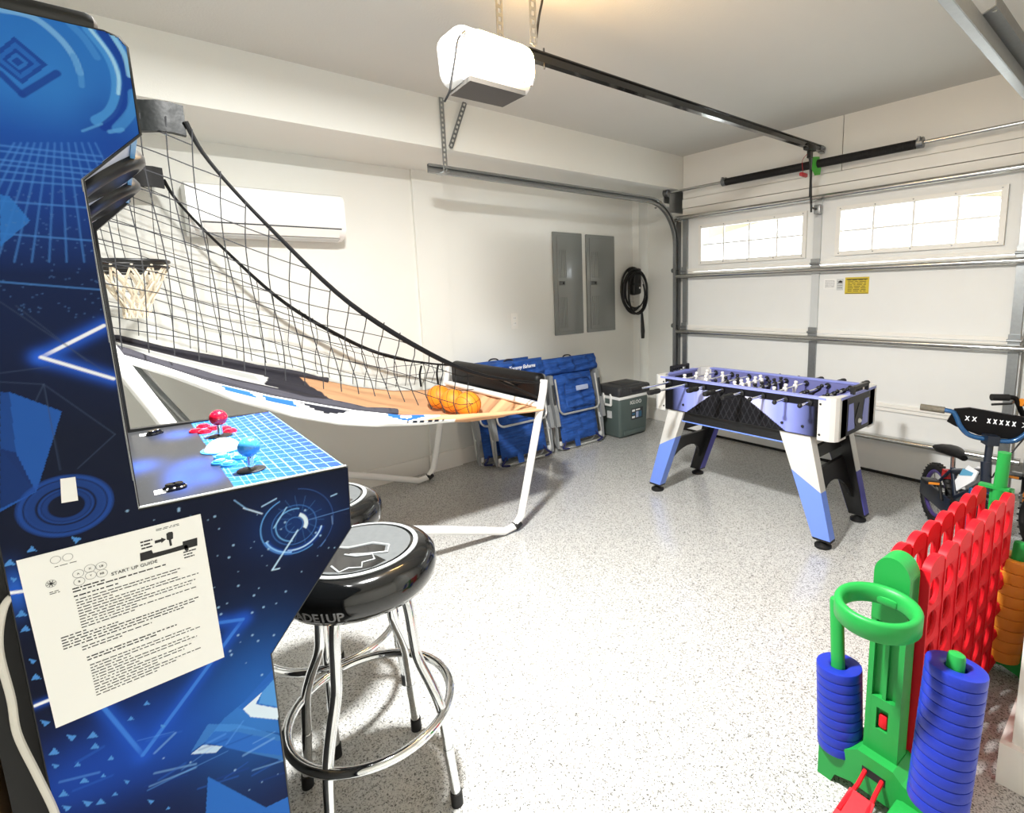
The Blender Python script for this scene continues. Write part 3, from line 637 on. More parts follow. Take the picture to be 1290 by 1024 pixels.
# ramp sheet
nx, ny, ns = 72, 240, 12                     # the first ns columns hang over the near edge as a skirt
uu = np.concatenate([np.linspace(-1, -.08, ns), np.linspace(0, 1, nx-ns)])
U, V = np.meshgrid(uu, np.linspace(0, 1, ny)); SK = U < 0; U1 = np.clip(U, 0, 1); Y = -.3+V*2.18
EY = [-.3, -.03, .088, .233, .437, .618, .788, 1.0, 1.3, 1.55, 1.76, 1.88]; ET = [1.375, 1.280, 1.222, 1.140, 1.052, .985, .925, .865, .815, .785, .762, .752]
BY = [-.3, -.03, .124, .305, .52, .705, .874, 1.113, 1.409, 1.758, 1.88]; BZ = [1.36, 1.262, 1.174, 1.056, .947, .876, .835, .800, .772, .750, .745]
ztopn = np.interp(Y, EY, ET); zbotn = np.interp(Y, BY, BZ); zfar = np.interp(Y, [-.3, -.045, .315, .85, 1.19, 1.45, 1.7, 1.88], [1.37, 1.27, 1.135, .955, .83, .765, .735, .752])
sag = np.interp(Y, [-.3, .3, 1.0, 1.55, 1.75, 1.88], [.0, .03, .06, .125, .11, .0])
Z = (ztopn*(1-U1)+zfar*U1)-sag*np.sin(np.pi*U1)**.8+(.010*np.sin(U1*26+3*Y)*np.clip(Y-.2, 0, 1)*np.sin(np.pi*U1)+.003*np.sin(U1*60)*np.sin(np.pi*U1))
X = XN+(XF-XN)*U1; sk = np.clip(-U, 0, 1); Z = np.where(SK, ztopn+(zbotn-ztopn)*sk, Z); X = np.where(SK, XN+.012*np.sin(np.pi*sk)+.004*np.sin(Y*25)*sk, X)
L = lambda h: np.array(lin(h)[:3])
C = np.zeros((ny, nx, 3)); C[:] = L('#34333b')
plank = np.floor((U1+.6*(SK*sk*.1))*17).astype(int)+SK*20; tone = rng.uniform(.84, 1.1, 60)[plank]*(1+.1*np.sin(Y*9+plank*2.1))
wood = L('#d4a47c')[None, None, :]*tone[..., None]; wood[(np.mod(U1*17, 1) < .07) & ~SK] *= .74
wood = np.where((SK & (np.mod(sk*3, 1) < .2))[..., None], wood*.8, wood)
edge = .72+.30*U1**.5*np.sin(np.pi*np.clip(U1, 0, .5))+.1*(U1 > .5)
edge = np.interp(U1, [0, .12, .3, .6, 1], [1.02, 1.0, .93, .86, .82])
C[Y > edge] = wood[Y > edge]
lane = (((U1 > .10) & (U1 < .36)) | ((U1 > .54) & (U1 < .82))) & (Y < .58+.04*np.sin(U1*9)); C[lane & ~SK] = L('#cfd2d0')
ln = (((np.abs(U1-.10) < .014) | (np.abs(U1-.36) < .014) | (np.abs(U1-.54) < .014) | (np.abs(U1-.82) < .014)) & (Y < .6)) | (lane & (Y > .545)); C[ln & ~SK] = L('#f4f4f2')
C[(U1 < .045) & ~SK & (Y < .95)] = L('#f4f4f2')
wsk = SK & ((Y < 1.12-.25*sk+.1) | ((sk > .55) & (Y < 1.28))); C[wsk] = L('#f4f4f2')
C[SK & ~wsk] = wood[SK & ~wsk]
for a_, b_ in ((.26, .37), (.40, .52)): C[SK & (sk < .34) & (Y > a_+.06*sk) & (Y < b_+.06*sk)] = L('#2858a8')
C[SK & (sk < .42*np.sin(np.clip((Y-.53)/.24, 0, 1)*np.pi)) & (Y > .53) & (Y < .77)] = L('#22232a')
q1 = np.abs(sk-.12)/.55+np.abs(Y-1.02)/.15; C[SK & (q1 < 1)] = L('#f4f4f2'); C[SK & (q1 < .72)] = L('#2b5cae'); C[SK & (q1 < .25)] = L('#f4f4f2')
q2 = np.abs(U1-.0)/.05+np.abs(Y-1.02)/.13; C[~SK & (q2 < 1)] = L('#f4f4f2'); C[~SK & (q2 < .75)] = L('#2b5cae')
C[SK & (sk > .45) & (sk < .7) & (Y > 1.02) & (Y < 1.22) & (np.mod(Y*24, 1) < .7)] = L('#20252e')
idx = np.arange(nx*ny).reshape(ny, nx); Q = np.stack([idx[:-1, :-1], idx[:-1, 1:], idx[1:, 1:], idx[1:, :-1]], -1).reshape(-1, 4)
g = grid_mesh('ramp_sheet', np.stack([X, Y, Z], -1).reshape(-1, 3), Q, C.reshape(-1, 3), 'ramp_print', T); g.data.shade_smooth()
sm = g.modifiers.new('thickness', 'SOLIDIFY'); sm.thickness = .004; sm.offset = -1
# rolled charcoal edge cloths along both sides
for x, pts in ((XN-.045, [(-.3, 1.375), (-.03, 1.283), (.15, 1.19), (.32, 1.11), (.5, 1.03), (.68, .965), (.85, .905), (1.0, .865)]), (XF+.03, [(-.3, 1.37), (.0, 1.255), (.32, 1.135), (.6, 1.04), (.85, .955), (1.0, .90)])):
    q = MB().tube(catmull([(x+.012*math.sin(7*i), y, z+.008) for i, (y, z) in enumerate(pts)], 6), [.013+.008*abs(math.sin(i*.35)) for i in range((len(pts)-1)*6+1)], 8); q.build('edge_cloth', 'charcoal_cloth', T)
# side nets
TOPE = [(.27, 2.12), (.33, 1.99), (.5, 1.765), (.8, 1.43), (1.17, 1.16), (1.45, 1.02), (1.72, .945), (1.9, .91)]
RB = [(-.3, 1.40), (0, 1.29), (.5, 1.12), (1.0, .93), (1.35, .80), (1.6, .78), (1.9, .80)]
ty = np.array([p[0] for p in TOPE]); tz = np.array([p[1] for p in TOPE]); by = np.array([p[0] for p in RB]); bz = np.array([p[1] for p in RB])
def ztop(y): return 2.115 if y < .27 else float(np.interp(y, ty, tz))
def zbot(y): return float(np.interp(y, by, bz))
for x, sgn, ph in ((XN, 1, 0), (XF+.01, -1, 1.3)):
    q = MB(); NY = 30
    def npnt(yy, w):
        z0_, z1_ = zbot(yy), ztop(yy); z_ = z0_+(z1_-z0_)*w
        bow = .05*math.sin(math.pi*w)*math.sin(math.pi*min(1, max(0, (yy+.3)/2.2)))
        return (x-sgn*bow+.012*math.sin(9*yy+5*w+ph), yy+.035*math.sin(4*w+yy*3+ph)*w*(1-w)*4*.6, z_+.012*math.sin(yy*8+ph))
    for i in range(1, NY):                       # hanging cords
        yy = -.3+2.2*i/NY; H = ztop(yy)-zbot(yy)
        if H < .03 or (sgn > 0 and yy > 1.45): continue
        k = max(2, int(H/.06)); q.tube([npnt(yy, j/k) for j in range(k+1)], .0025, 4, caps=False)
    for lv in range(1, 13):                      # cords running along, a fixed height over the ramp
        run = []
        for i in range(NY*2+1):
            yy = -.3+2.2*i/(NY*2); H = ztop(yy)-zbot(yy); w = lv*.076/H if H > .01 else 2
            if w < 1 and not (sgn > 0 and yy > 1.45): run.append(npnt(yy, w))
            else:
                if len(run) > 1: q.tube(run, .0025, 4, caps=False)
                run = []
        if len(run) > 1: q.tube(run, .0025, 4, caps=False)
    q.build('side_net', 'net_cord', T)['kind'] = 'stuff'
    pts = catmull([(x-sgn*.012*math.sin(i*1.1), a_, b_) for i, (a_, b_) in enumerate(TOPE)], 6)
    MB().tube(pts, [.010-.003*math.sin(i*.2) for i in range(len(pts))], 8).build('net_edge_binding', 'black_vinyl', T)
    q = MB()
    vs = []; fs = []; K = 14
    for i in range(K+1):
        yy = -.3+.57*i/K
        for zz in (2.175, 2.07): vs.append((x+.006*math.sin(i*1.7), yy, zz+.006*math.sin(i*1.1)))
        for zz in (2.07, 2.175): vs.append((x-.03*sgn+.006*math.sin(i*1.7), yy, zz+.006*math.sin(i*1.1)))
    for i in range(K):
        a_ = 4*i
        for j in range(4): fs.append((a_+j, a_+(j+1) % 4, a_+4+(j+1) % 4, a_+4+j))
    fs += [(0, 1, 2, 3), (4*K, 4*K+3, 4*K+2, 4*K+1)]
    q.add(vs, fs); q.build('arm_sleeve', 'clear_vinyl' if sgn > 0 else 'black_vinyl', T)
for (p, q_) in (((XN-.02, 1.55, .985), (XN-.03, 1.9, .80)), ((XN-.02, 1.62, .965), (-2.8, 1.9, .86))):
    MB().tube([p, q_], .009, 6).build('net_tie', 'black_vinyl', T)
for yy in (1.66, 1.8): MB().tube(catmull([(XF, yy+.02, .93), (XF+.0, yy, .86), (XF+.01, yy+.0, .77)], 4), .008, 6).build('net_tie', 'black_vinyl', T)
# hoops
for hx in (-2.86, -3.40):
    hz = 1.625; hy = .06; R = .125
    h = MB().torus((hx, hy, hz), R, .008, 36, 8); h.torus((hx, hy, hz-.022), R*.99, .005, 36, 6); h.box((hx, -.18, hz-.01), (.09, .28, .04)); h.build('hoop_rim', 'black_plastic', T)
    q = MB(); N = 12
    for i in range(N):
        a0_ = 2*math.pi*i/N
        for dr in (1, -1):
            pts = [(hx+R*f*math.cos(a0_+dr*w), hy+R*f*math.sin(a0_+dr*w), hz-.015-d) for f, w, d in ((1, 0, 0), (.82, .2, .05), (.62, .45, .10), (.42, .75, .15), (.33, 1.0, .185), (.36, 1.2, .215))]
            q.tube(pts, .0042, 5)
    q.build('hoop_net', 'hoop_net', T)
# basketballs resting in the ramp trough
def ball(px, py, z, r, label, seed):
    p = at(px, py, 2, z)
    B = thing('basketball', label, 'ball', (p[0], p[1], z-r), 'small orange basketballs in the ramp trough')
    MB().ball(p, r, 24, 16).build('ball', 'ball_orange', B)
    rr = random.Random(seed); R_ = Euler((rr.random()*3, rr.random()*3, rr.random()*3)).to_matrix(); q = MB()
    q.torus(p, r*.998, r*.02, 40, 5, R_); q.torus(p, r*.998, r*.02, 40, 5, R_ @ RX(math.pi/2))
    for sg in (-1, 1): q.torus(Vector(p)+R_ @ Vector((0, sg*r*.5, 0)), r*.862, r*.02, 36, 5, R_ @ RX(math.pi/2))
    q.build('seam', 'ball_seam', B)
ball(553, 500, .748, .083, 'orange basketball beside the net at the far end of the front pad', 1)
ball(590, 509, .745, .083, 'orange basketball in front of the middle of the black front pad', 2)
ball(571, 504.5, .745, .08, 'orange basketball tucked between the two other balls', 5)
# ---------------------------------------------------------------- foosball table
FX0, FX1, FY0, FY1, FZ0, FZ1 = -2.375, -1.118, 2.78, 3.36, .635, .855
T = thing('foosball_table', 'purple, silver and black foosball table in front of the garage door', 'foosball table', ((FX0+FX1)/2, (FY0+FY1)/2, 0))
q = MB(); w = .03
q.bb(FX0+.06, FX1-.06, FY0+.002, FY0+w, FZ0, FZ1); q.bb(FX0+.06, FX1-.06, FY1-w, FY1, FZ0, FZ1); q.bb(FX0, FX0+w, FY0+.06, FY1-.06, FZ0, FZ1); q.bb(FX1-w, FX1, FY0+.06, FY1-.06, FZ0, FZ1)
q.build('side_board', 'foos_black', T, smooth=False)
q = MB(); e = .012
q.bb(FX0+.06, FX1-.06, FY0-.003, FY0+w+.004, FZ1-.006, FZ1+.006); q.bb(FX0+.06, FX1-.06, FY1-w-.004, FY1+.003, FZ1-.006, FZ1+.006); q.bb(FX0-.002, FX0+w+.004, FY0+.05, FY1-.05, FZ1-.006, FZ1+.006); q.bb(FX1-w-.004, FX1+.002, FY0+.05, FY1-.05, FZ1-.006, FZ1+.006)
q.build('top_rim', 'foos_purple', T, smooth=False)
for sx, cx in ((1, FX0), (-1, FX1)):
    for sy, cy_ in ((1, FY0), (-1, FY1)):
        pl = [(0, .13), (0, .035), (.012, .012), (.035, 0), (.10, 0), (.10, w), (.07, w+.01), (w+.01, .08), (w, .13)]
        cp = MB().prism([(cx+sx*a_, cy_+sy*b_) for a_, b_ in pl], 2, FZ0-.012, FZ1+.009).build('corner_cap', 'foos_silver', T, smooth=False)
        for zz in (FZ0+.02, FZ1-.03): MB().cyl((cx+sx*.088, cy_-sy*.0005, zz), (cx+sx*.088, cy_-sy*.004, zz), .006, n=8).build('screw', 'foos_black', cp)
MB().bb(FX0+.02, FX1-.02, FY0+.02, FY1-.02, FZ0+.005, FZ0+.025).build('cabinet_bottom', 'foos_black', T, smooth=False)
MB().bb(FX0+.16, FX1-.25, FY0+.03, FY1-.03, FZ0-.075, FZ0+.004).build('under_box', 'foos_black', T, smooth=False)
MB().bb(FX0+.16, FX1-.25, FY0+.026, FY0+.031, FZ0-.075, FZ0-.068).build('under_trim', 'foos_blue', T, smooth=False)
MB().bb(FX0+.028, FX1-.028, FY0+.028, FY1-.028, FZ1-.125, FZ1-.115).build('pitch', 'pitch_green', T, smooth=False)
q = MB(); q.bb(FX0+.1, FX1-.1, FY0+w, FY0+w+.004, FZ1-.115, FZ1-.004); q.bb(FX0+.1, FX1-.1, FY1-w-.004, FY1-w, FZ1-.115, FZ1-.004); q.bb(FX0+w, FX0+w+.004, FY0+.12, FY1-.12, FZ1-.115, FZ1-.004); q.bb(FX1-w-.004, FX1-w, FY0+.12, FY1-.12, FZ1-.115, FZ1-.004)
q.build('inner_board', 'foos_inner', T, smooth=False)
for sx, cx in ((1, FX0), (-1, FX1)):
    MB().bb(min(cx+sx*(w+.004), cx+sx*(w+.012)), max(cx+sx*(w+.004), cx+sx*(w+.012)), 2.97, 3.17, FZ1-.11, FZ1-.02).build('goal_mouth', 'foos_black', T, smooth=False)
    sc = MB().box((cx+sx*.0, 3.07, FZ1+.04), (.02, .20, .018)); sc.box((cx, 2.975, FZ1+.025), (.022, .016, .04)); sc.box((cx, 3.165, FZ1+.025), (.022, .016, .04)); sc.build('score_rack', 'foos_black', T, smooth=False)
    for k in range(6): MB().rbox((cx, 3.0+.022*k, FZ1+.022), (.016, .012, .016), .003).build('score_bead', 'man_white' if k == 5 else 'foos_black', T)
# printed front sheet
def foos_sheet(y, x0, x1, flipy):
    nx, nz = 260, 54; u, v = np.meshgrid(np.linspace(0, 1, nx), np.linspace(0, 1, nz)); C = np.zeros((nz, nx, 3)); P = L('#8a95e0'); K = L('#121215')
    a = np.clip(np.minimum((u-.06)/.12, (.985-u)/.14), 0, 1)[..., None]; C[:] = K*(1-a)+P*a
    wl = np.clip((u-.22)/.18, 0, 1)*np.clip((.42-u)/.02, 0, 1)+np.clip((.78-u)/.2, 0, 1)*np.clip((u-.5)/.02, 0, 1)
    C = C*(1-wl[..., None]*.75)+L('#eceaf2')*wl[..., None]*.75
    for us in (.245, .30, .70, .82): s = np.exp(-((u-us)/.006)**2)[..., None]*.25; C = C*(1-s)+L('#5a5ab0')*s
    tri = (v < (u-.17)/(.43-.17)*.98) & (v < (.83-u)/(.83-.52)*.98); C[tri] = L('#17171a')
    dl = (np.abs(np.mod(u*26+v*2.6, 1)-.5) < .07) | (np.abs(np.mod(u*26-v*2.6, 1)-.5) < .07); C[tri & dl] = L('#2c2c30')
    C[(v > .80)] = L('#1a1a1e')
    V = np.stack([x0+(x1-x0)*u, np.full_like(u, y), FZ0+.004+(FZ1-FZ0-.012)*v], -1).reshape(-1, 3); i_ = np.arange(nx*nz).reshape(nz, nx)
    Q = np.stack([i_[:-1, :-1], i_[:-1, 1:], i_[1:, 1:], i_[1:, :-1]], -1).reshape(-1, 4)
    grid_mesh('side_print', V, Q if not flipy else Q[:, ::-1], C.reshape(-1, 3), 'foos_print', T)
foos_sheet(FY0+.0012, FX0+.10, FX1-.10, False); foos_sheet(FY1+.001, FX0+.10, FX1-.10, True)
for sx, cx in ((-1, FX0), (1, FX1)):
    for pl in ([(2.93, .66), (3.02, .66), (2.99, .81), (2.93, .81)], [(3.21, .66), (3.12, .66), (3.15, .81), (3.21, .81)]):
        MB().prism(pl, 0, min(cx, cx+sx*.002), max(cx, cx+sx*.002)).build('end_print', 'foos_purple', T, smooth=False)
    MB().prism([(3.04, .67), (3.10, .67), (3.13, .70), (3.07, .80), (3.01, .70)], 0, min(cx, cx+sx*.003), max(cx, cx+sx*.003)).build('ball_return', 'foos_black', T, smooth=False)
    MB().ball((cx+sx*.004, 3.075, .695), .014, 12, 8).build('return_ball', 'man_white', T)
for xx in (-2.12, -2.0, -1.42, -1.30):
    for yy in (FY0-.004,): MB().cyl((xx, yy+.006, FZ0+.05), (xx, yy, FZ0+.05), .008, n=10).build('bolt_cap', 'foos_black', T)
# legs: splayed boards, silver over blue
def leg(xt0, xt1, xb0, xb1, y0_, y1_, front):
    zt_, zb = FZ0-.004, .055
    def xs(z): t = (zt_-z)/(zt_-zb); return xt0+(xb0-xt0)*t, xt1+(xb1-xt1)*t
    def seg(za0, za1, zb0, zb1):            # upper line za (left,right) to lower line zb
        P = [(xs(za0)[0], za0), (xs(za1)[1], za1), (xs(zb1)[1], zb1), (xs(zb0)[0], zb0)]; return MB().prism(P, 1, y0_, y1_)
    lf = xb0 < xt0; s0, s1 = (.36, .44) if lf else (.42, .32)
    lg = seg(zt_, zt_, s0, s1).build('leg', 'foos_silver', T, smooth=False)
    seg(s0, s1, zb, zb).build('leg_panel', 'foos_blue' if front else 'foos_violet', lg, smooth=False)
    seg(zb, zb, zb-.012, zb-.012).build('leg_cap', 'foos_black', lg, smooth=False)
    x = sum(xs(zb))/2; yc = (y0_+y1_)/2
    MB().lathe([(.045, 0), (.046, .012), (.02, .026), (.01, .03), (.01, .046)], (x, yc, 0), 18).build('levelling_foot', 'black_rubber', lg)
    # black inner facing
    sgn = 1 if front else -1; yi = y1_ if front else y0_
    P = [(xs(zt_)[0]+.004, zt_), (xs(zt_)[1]-.004, zt_), (xs(zb)[1]-.004, zb), (xs(zb)[0]+.004, zb)]
    MB().prism(P, 1, min(yi, yi+sgn*.004), max(yi, yi+sgn*.004)).build('inner_face', 'foos_black', lg, smooth=False)
for (a_, b_, c_, d_) in ((-2.255, -2.125, -2.43, -2.335), (-1.44, -1.26, -1.225, -1.125)):
    leg(a_, b_, c_, d_, FY0+.012, FY0+.075, True); leg(a_, b_, c_, d_, FY1-.075, FY1-.012, False)
    xm = lambda z: (a_+b_)/2+((c_+d_)/2-(a_+b_)/2)*(.631-z)/.576
    ya, yb = FY0+.075, FY1-.075; ym = (ya+yb)/2
    for pl in ([(ya, .52), (yb, .52), (yb, .46), (ya, .46)], [(ya, .40), (yb, .40), (yb, .15)]+[(ym+(yb-ya)*.42*math.cos(t), .17+.14*math.sin(t)) for t in np.linspace(.1, math.pi-.1, 12)]+[(ya, .15)]):
        q = MB().prism(pl, 0, -.012, .012); q.v = [(x+xm(z), y, z) for x, y, z in q.v]; q.build('end_panel', 'foos_black', T, smooth=False)
# rods and players
man = MB().lathe([(1e-6, .038), (.010, .036), (.0125, .028), (.010, .02), (.007, .016), (.014, .012), (.0165, 0), (.0145, -.014), (.011, -.03), (.010, -.045), (.013, -.058), (.013, -.062)], (0, 0, 0), 10)
man.box((0, 0, -.07), (.026, .02, .02)); man.tube([(0, -.017, .006), (0, .017, .006)], .008, 8)
zr = FZ1-.028
def man_mesh(mm):
    me = bpy.data.meshes.new('player'); me.from_pydata(man.v, [], man.f); me.materials.append(MATS[mm]); me.shade_smooth(); return me
MW, MK = man_mesh('man_white'), man_mesh('man_black')
rodx = np.linspace(FX0+.145, FX1-.145, 8); setup = [(3, 0), (2, 0), (3, 1), (5, 0), (5, 1), (3, 0), (2, 1), (3, 1)]
ends = [(2.43, 3.40, 'f'), (2.45, 3.42, 'f'), (2.66, 3.47, 'x'), (2.64, 3.5, 'f'), (2.62, 3.5, 'f'), (2.63, 3.5, 'b'), (2.65, 3.52, 'b'), (2.66, 3.54, 'b')]
for i, x in enumerate(rodx):
    n, kk = setup[i]; y0_, y1_, hnd = ends[i]
    R_ = MB().cyl((x, y0_, zr), (x, y1_, zr), .0075, n=10).build('rod', 'chrome', T)
    for j in range(n):
        yy = FY0+.29+(j-(n-1)/2)*(.40/n)+(.035*math.sin(i*2.2))
        o = bpy.data.objects.new('player', MK if kk else MW); COL.objects.link(o); o.parent = R_; o.location = Vector((x, yy, zr))-ORG[T]; o.rotation_euler = (0, random.uniform(-.25, .25)+(.9 if i in (6, 7) else 0), 0)
    for yy in (FY0, FY1): MB().cyl((x, yy-.012, zr), (x, yy+.012, zr), .017, n=12).build('bearing', 'foos_black', R_)
    for yy, sg in ((FY0+w+.012, 1), (FY1-w-.012, -1)): MB().torus((x, yy, zr), .012, .007, 14, 6, RX(math.pi/2)).build('bumper', 'foos_black', R_)
    if hnd == 'f' or hnd == 'x':
        MB().lathe([(.008, 0), (.016, .006), (.0175, .03), (.015, .05), (.0175, .08), (.014, .105), (1e-6, .108)], (x, y0_+.05, zr), 12, RX(math.pi/2)).build('handle', 'black_rubber', R_)
    if hnd == 'b':
        MB().lathe([(.008, 0), (.016, .006), (.0175, .03), (.015, .05), (.0175, .08), (.014, .105), (1e-6, .108)], (x, y1_-.05, zr), 12, RX(-math.pi/2)).build('handle', 'black_rubber', R_)
        MB().ball((x, y0_, zr), .0135, 10, 8).build('end_cap', 'black_rubber', R_)
    else: MB().ball((x, y1_, zr), .0135, 10, 8).build('end_cap', 'black_rubber', R_)

# ---------------------------------------------------------------- giant four-in-a-row with hoop and ring pegs
PN = Vector((-.418, 1.475, 0)); PF = Vector((-.357, 2.37, 0)); AX = (PF-PN).normalized(); PP = Vector((AX.y, -AX.x, 0)); LEN = (PF-PN).length
T = thing('connect_game', 'giant red four-in-a-row board on green uprights standing on the floor', 'game', PN)
def fr(o): return Matrix([[PP.x, AX.x, 0, o.x], [PP.y, AX.y, 0, o.y], [0, 0, 1, o.z], [0, 0, 0, 1]])   # local x across, y along the board
FN, FF = fr(PN), fr(PF)
def plate(off):
    q = MB(); t = .021; y0_, y1_ = .05, LEN-.075; z0_, z1_ = .09, .675; nc, nr = 7, 6; cw = (y1_-y0_)/nc; ch = (z1_-z0_)/nr; n = 20; R_ = min(cw, ch)*.41
    for c in range(nc):
        for r_ in range(nr):
            cy_ = y0_+cw*(c+.5); cz_ = z0_+ch*(r_+.5); vs = []; fs = []
            for i in range(n):
                a_ = 2*math.pi*(i+.5)/n; dx, dz = math.cos(a_), math.sin(a_); k = min(cw/2/abs(dx) if abs(dx) > 1e-6 else 9, ch/2/abs(dz) if abs(dz) > 1e-6 else 9)
                for x_ in (-t/2, t/2):
                    vs += [(off+x_, cy_+dx*k, cz_+dz*k), (off+x_*.5, cy_+dx*R_*1.0, cz_+dz*R_)]
                vs.append((off, cy_+dx*R_*.94, cz_+dz*R_*.94))
            for i in range(n):
                a_ = 5*i; b_ = 5*((i+1) % n)
                fs += [(a_, b_, b_+1, a_+1), (a_+1, b_+1, b_+4, a_+4), (a_+4, b_+4, b_+3, a_+3), (a_+3, b_+3, b_+2, a_+2)]
            for cs in ((1, 1), (1, -1), (-1, 1), (-1, -1)): pass
            q.add(vs, fs)
            # square corners of the cell
            for sx in (-1, 1):
                for sz in (-1, 1):
                    ca = sorted(range(n), key=lambda i: (vs[5*i][1]-(cy_+sx*cw/2))**2+(vs[5*i][2]-(cz_+sz*ch/2))**2)[:2]
                    for k_ in (0, 2):
                        p1, p2 = vs[5*ca[0]+k_], vs[5*ca[1]+k_]; q.add([p1, p2, (p1[0], cy_+sx*cw/2, cz_+sz*ch/2)], [(0, 1, 2)])
    for c in range(nc):
        cy_ = y0_+cw*(c+.5)
        pl = [(cy_-cw/2, z1_)]+[(cy_-cw/2*math.cos(a_), z1_+.022+.032*math.sin(a_)) for a_ in np.linspace(0, math.pi, 12)]+[(cy_+cw/2, z1_)]
        q.prism(pl, 0, off-t/2, off+t/2)
        q.bb(off-t*.6, off+t*.6, cy_-cw/2-.004, cy_-cw/2+.004, z0_, z1_+.03)
    q.bb(off-t/2, off+t/2, y0_, y1_, z0_-.02, z0_)
    q.xf(FN); return q
for off in (-.032, .050): plate(off).build('board_panel', 'toy_red', T, flip=True, ang=30)
q = MB().bb(-.045, .04, .04, LEN-.04, .062, .078).xf(FN); q.build('drop_bar', 'toy_red', T, smooth=False)
def base(Fm, near, z=1):
    prof = [(-.155, 0), (-.155, .095), (-.145, .105), (-.11, .118), (-.07, .14), (-.046, .16), (.046, .16), (.07, .14), (.12, .118), (.16, .105), (.17, .095), (.17, 0), (.13, 0), (.12, .03), (.07, .045), (-.06, .045), (-.105, .03), (-.115, 0)]
    s_ = -1 if near else 1
    q = MB().prism([(a_, b_) for a_, b_ in prof], 1, -.06, .06); q.xf(Fm); return q
base(FN, True).build('base', 'toy_green', T, smooth=False)
q = MB().rbox((.12, -.10, .05), (.13, .15, .09), .02); q.xf(FN); q.build('base_front', 'toy_green', T)
base(FF, False).build('base', 'toy_green', T, smooth=False)
# near upright with its grooves, window and rounded paddle top
hw = .044
q = MB(); yb0, yb1 = -.03, .03
q.bb(-hw, hw, -.014, yb1, .13, .70)
q.bb(-hw, -.030, yb0, -.013, .13, .60); q.bb(.030, hw, yb0, -.013, .13, .60); q.bb(-.005, .005, yb0+.003, -.013, .33, .60); q.bb(-.031, .031, yb0, -.013, .13, .235); q.bb(-.031, .031, yb0, -.013, .30, .33); q.bb(-.031, -.015, yb0, -.013, .235, .30); q.bb(.015, .031, yb0, -.013, .235, .30)
q.xf(FN); q.build('upright', 'toy_green', T, smooth=False)
pl = [(-hw, .56)]+[(-hw*math.cos(a_), .695+.052*math.sin(a_)) for a_ in np.linspace(0, math.pi, 16)]+[(hw, .56)]
MB().prism(pl, 1, -.032, .032).xf(FN).build('upright_top', 'toy_green', T, ang=30)
MB().rbox((0, -.018, .258), (.024, .016, .042), .007).xf(FN).build('lever_window', 'toy_red', T)
hc = at(1105, 768, 2, .652)
hl = FN.inverted() @ Vector(hc)
q = MB().lathe([(.098, .014), (.0975, -.026), (.094, -.030), (.078, -.026), (.074, -.018), (.074, .006), (.080, .018), (.088, .022), (.095, .020)], hc, 40, closed=True); q.build('hoop', 'toy_green', T, ang=50)
q = MB().rbox((hl.x*.3, -.045, .640), (.055, .05, .022), .006); q.xf(FN); q.build('hoop_bracket', 'toy_green', T)
# lever in front
q = MB().tube([(-.022, -.055, .112), (-.022, -.10, .095), (-.03, -.19, .07)], .006, 8); q.tube([(.022, -.055, .112), (.022, -.10, .095), (.03, -.19, .07)], .006, 8); q.add([(-.032, -.125, .094), (.032, -.125, .094), (.046, -.30, .03), (-.046, -.30, .03), (-.032, -.128, .084), (.032, -.128, .084), (.046, -.303, .02), (-.046, -.303, .02)], [(0, 1, 2, 3), (7, 6, 5, 4), (0, 4, 5, 1), (1, 5, 6, 2), (2, 6, 7, 3), (3, 7, 4, 0)])
q.xf(FN); q.build('release_lever', 'toy_red', T, smooth=False)
MB().bb(-.031, .031, -.0605, -.05, .098, .122).xf(FN).build('lever_slot', 'black_rubber', T, smooth=False)
# far upright with its round post
q = MB().bb(-.028, .036, -.012, .03, .16, .70); q.xf(FF); q.build('upright', 'toy_green', T, smooth=False)
t0 = at(1266, 570, 1, 2.36); t1 = at(1256, 640, 1, 2.36)
MB().tube([t1, t0], [.021, .020], 16).build('post', 'toy_green', T)
MB().bb(-.06, .03, -.03, .0, .70, .71).xf(FF).build('upright_cap', 'toy_green', T, smooth=False)
# ring pegs and rings
ring = MB().lathe([(.022, -.0166), (.0585, -.0166), (.0612, -.0152), (.062, -.012), (.062, .0125), (.0612, .0155), (.0585, .0166), (.034, .0162), (.026, .0135), (.022, .008)], (0, 0, 0), 28, closed=True)
def ring_mesh(mm):
    me = bpy.data.meshes.new('toss_ring'); me.from_pydata(ring.v, [], ring.f); me.materials.append(MATS[mm]); me.shade_smooth(); me.set_sharp_from_angle(angle=.7); return me
ORD = ['lowest', 'second', 'third', 'fourth', 'fifth', 'sixth', 'seventh', 'eighth', 'ninth', 'tenth', 'eleventh', 'twelfth', 'thirteenth', 'fourteenth']
def stack(base_p, top_p, peg_top, n, mm, lab, grp, sc=1.0, where=''):
    b_ = Vector(base_p); d = (Vector(top_p)-b_).normalized(); L_ = (Vector(top_p)-b_).length; me = ring_mesh(mm)
    MB().tube([b_-d*.03, Vector(peg_top)-d*.012, Vector(peg_top)-d*.004, Vector(peg_top)], [.019, .019, .017, .010], 14).build('peg', 'toy_green', T)
    rq = d.to_track_quat('Z', 'Y').to_euler()
    for i in range(n):
        o = bpy.data.objects.new('toss_ring', me); COL.objects.link(o); o.location = b_+d*(L_*(i+.5)/n); o.rotation_euler = rq; o.scale = (sc, sc, L_/n/.0335)
        nm = 'topmost' if i == n-1 else ORD[i]
        tag(o, f'{nm} ring of its stack, {lab}' if nm in ('topmost', 'lowest') else f'{nm} ring from the bottom, {lab}', 'ring', grp)
bL = at(1058, 938, 1, 1.47); tL = at(1057, 836, 1, 1.485); pt = at(1054, 752, 1, 1.49)
stack(bL, tL, pt, 9, 'toy_blue', 'blue, on the peg under the green hoop', 'blue rings under the hoop')
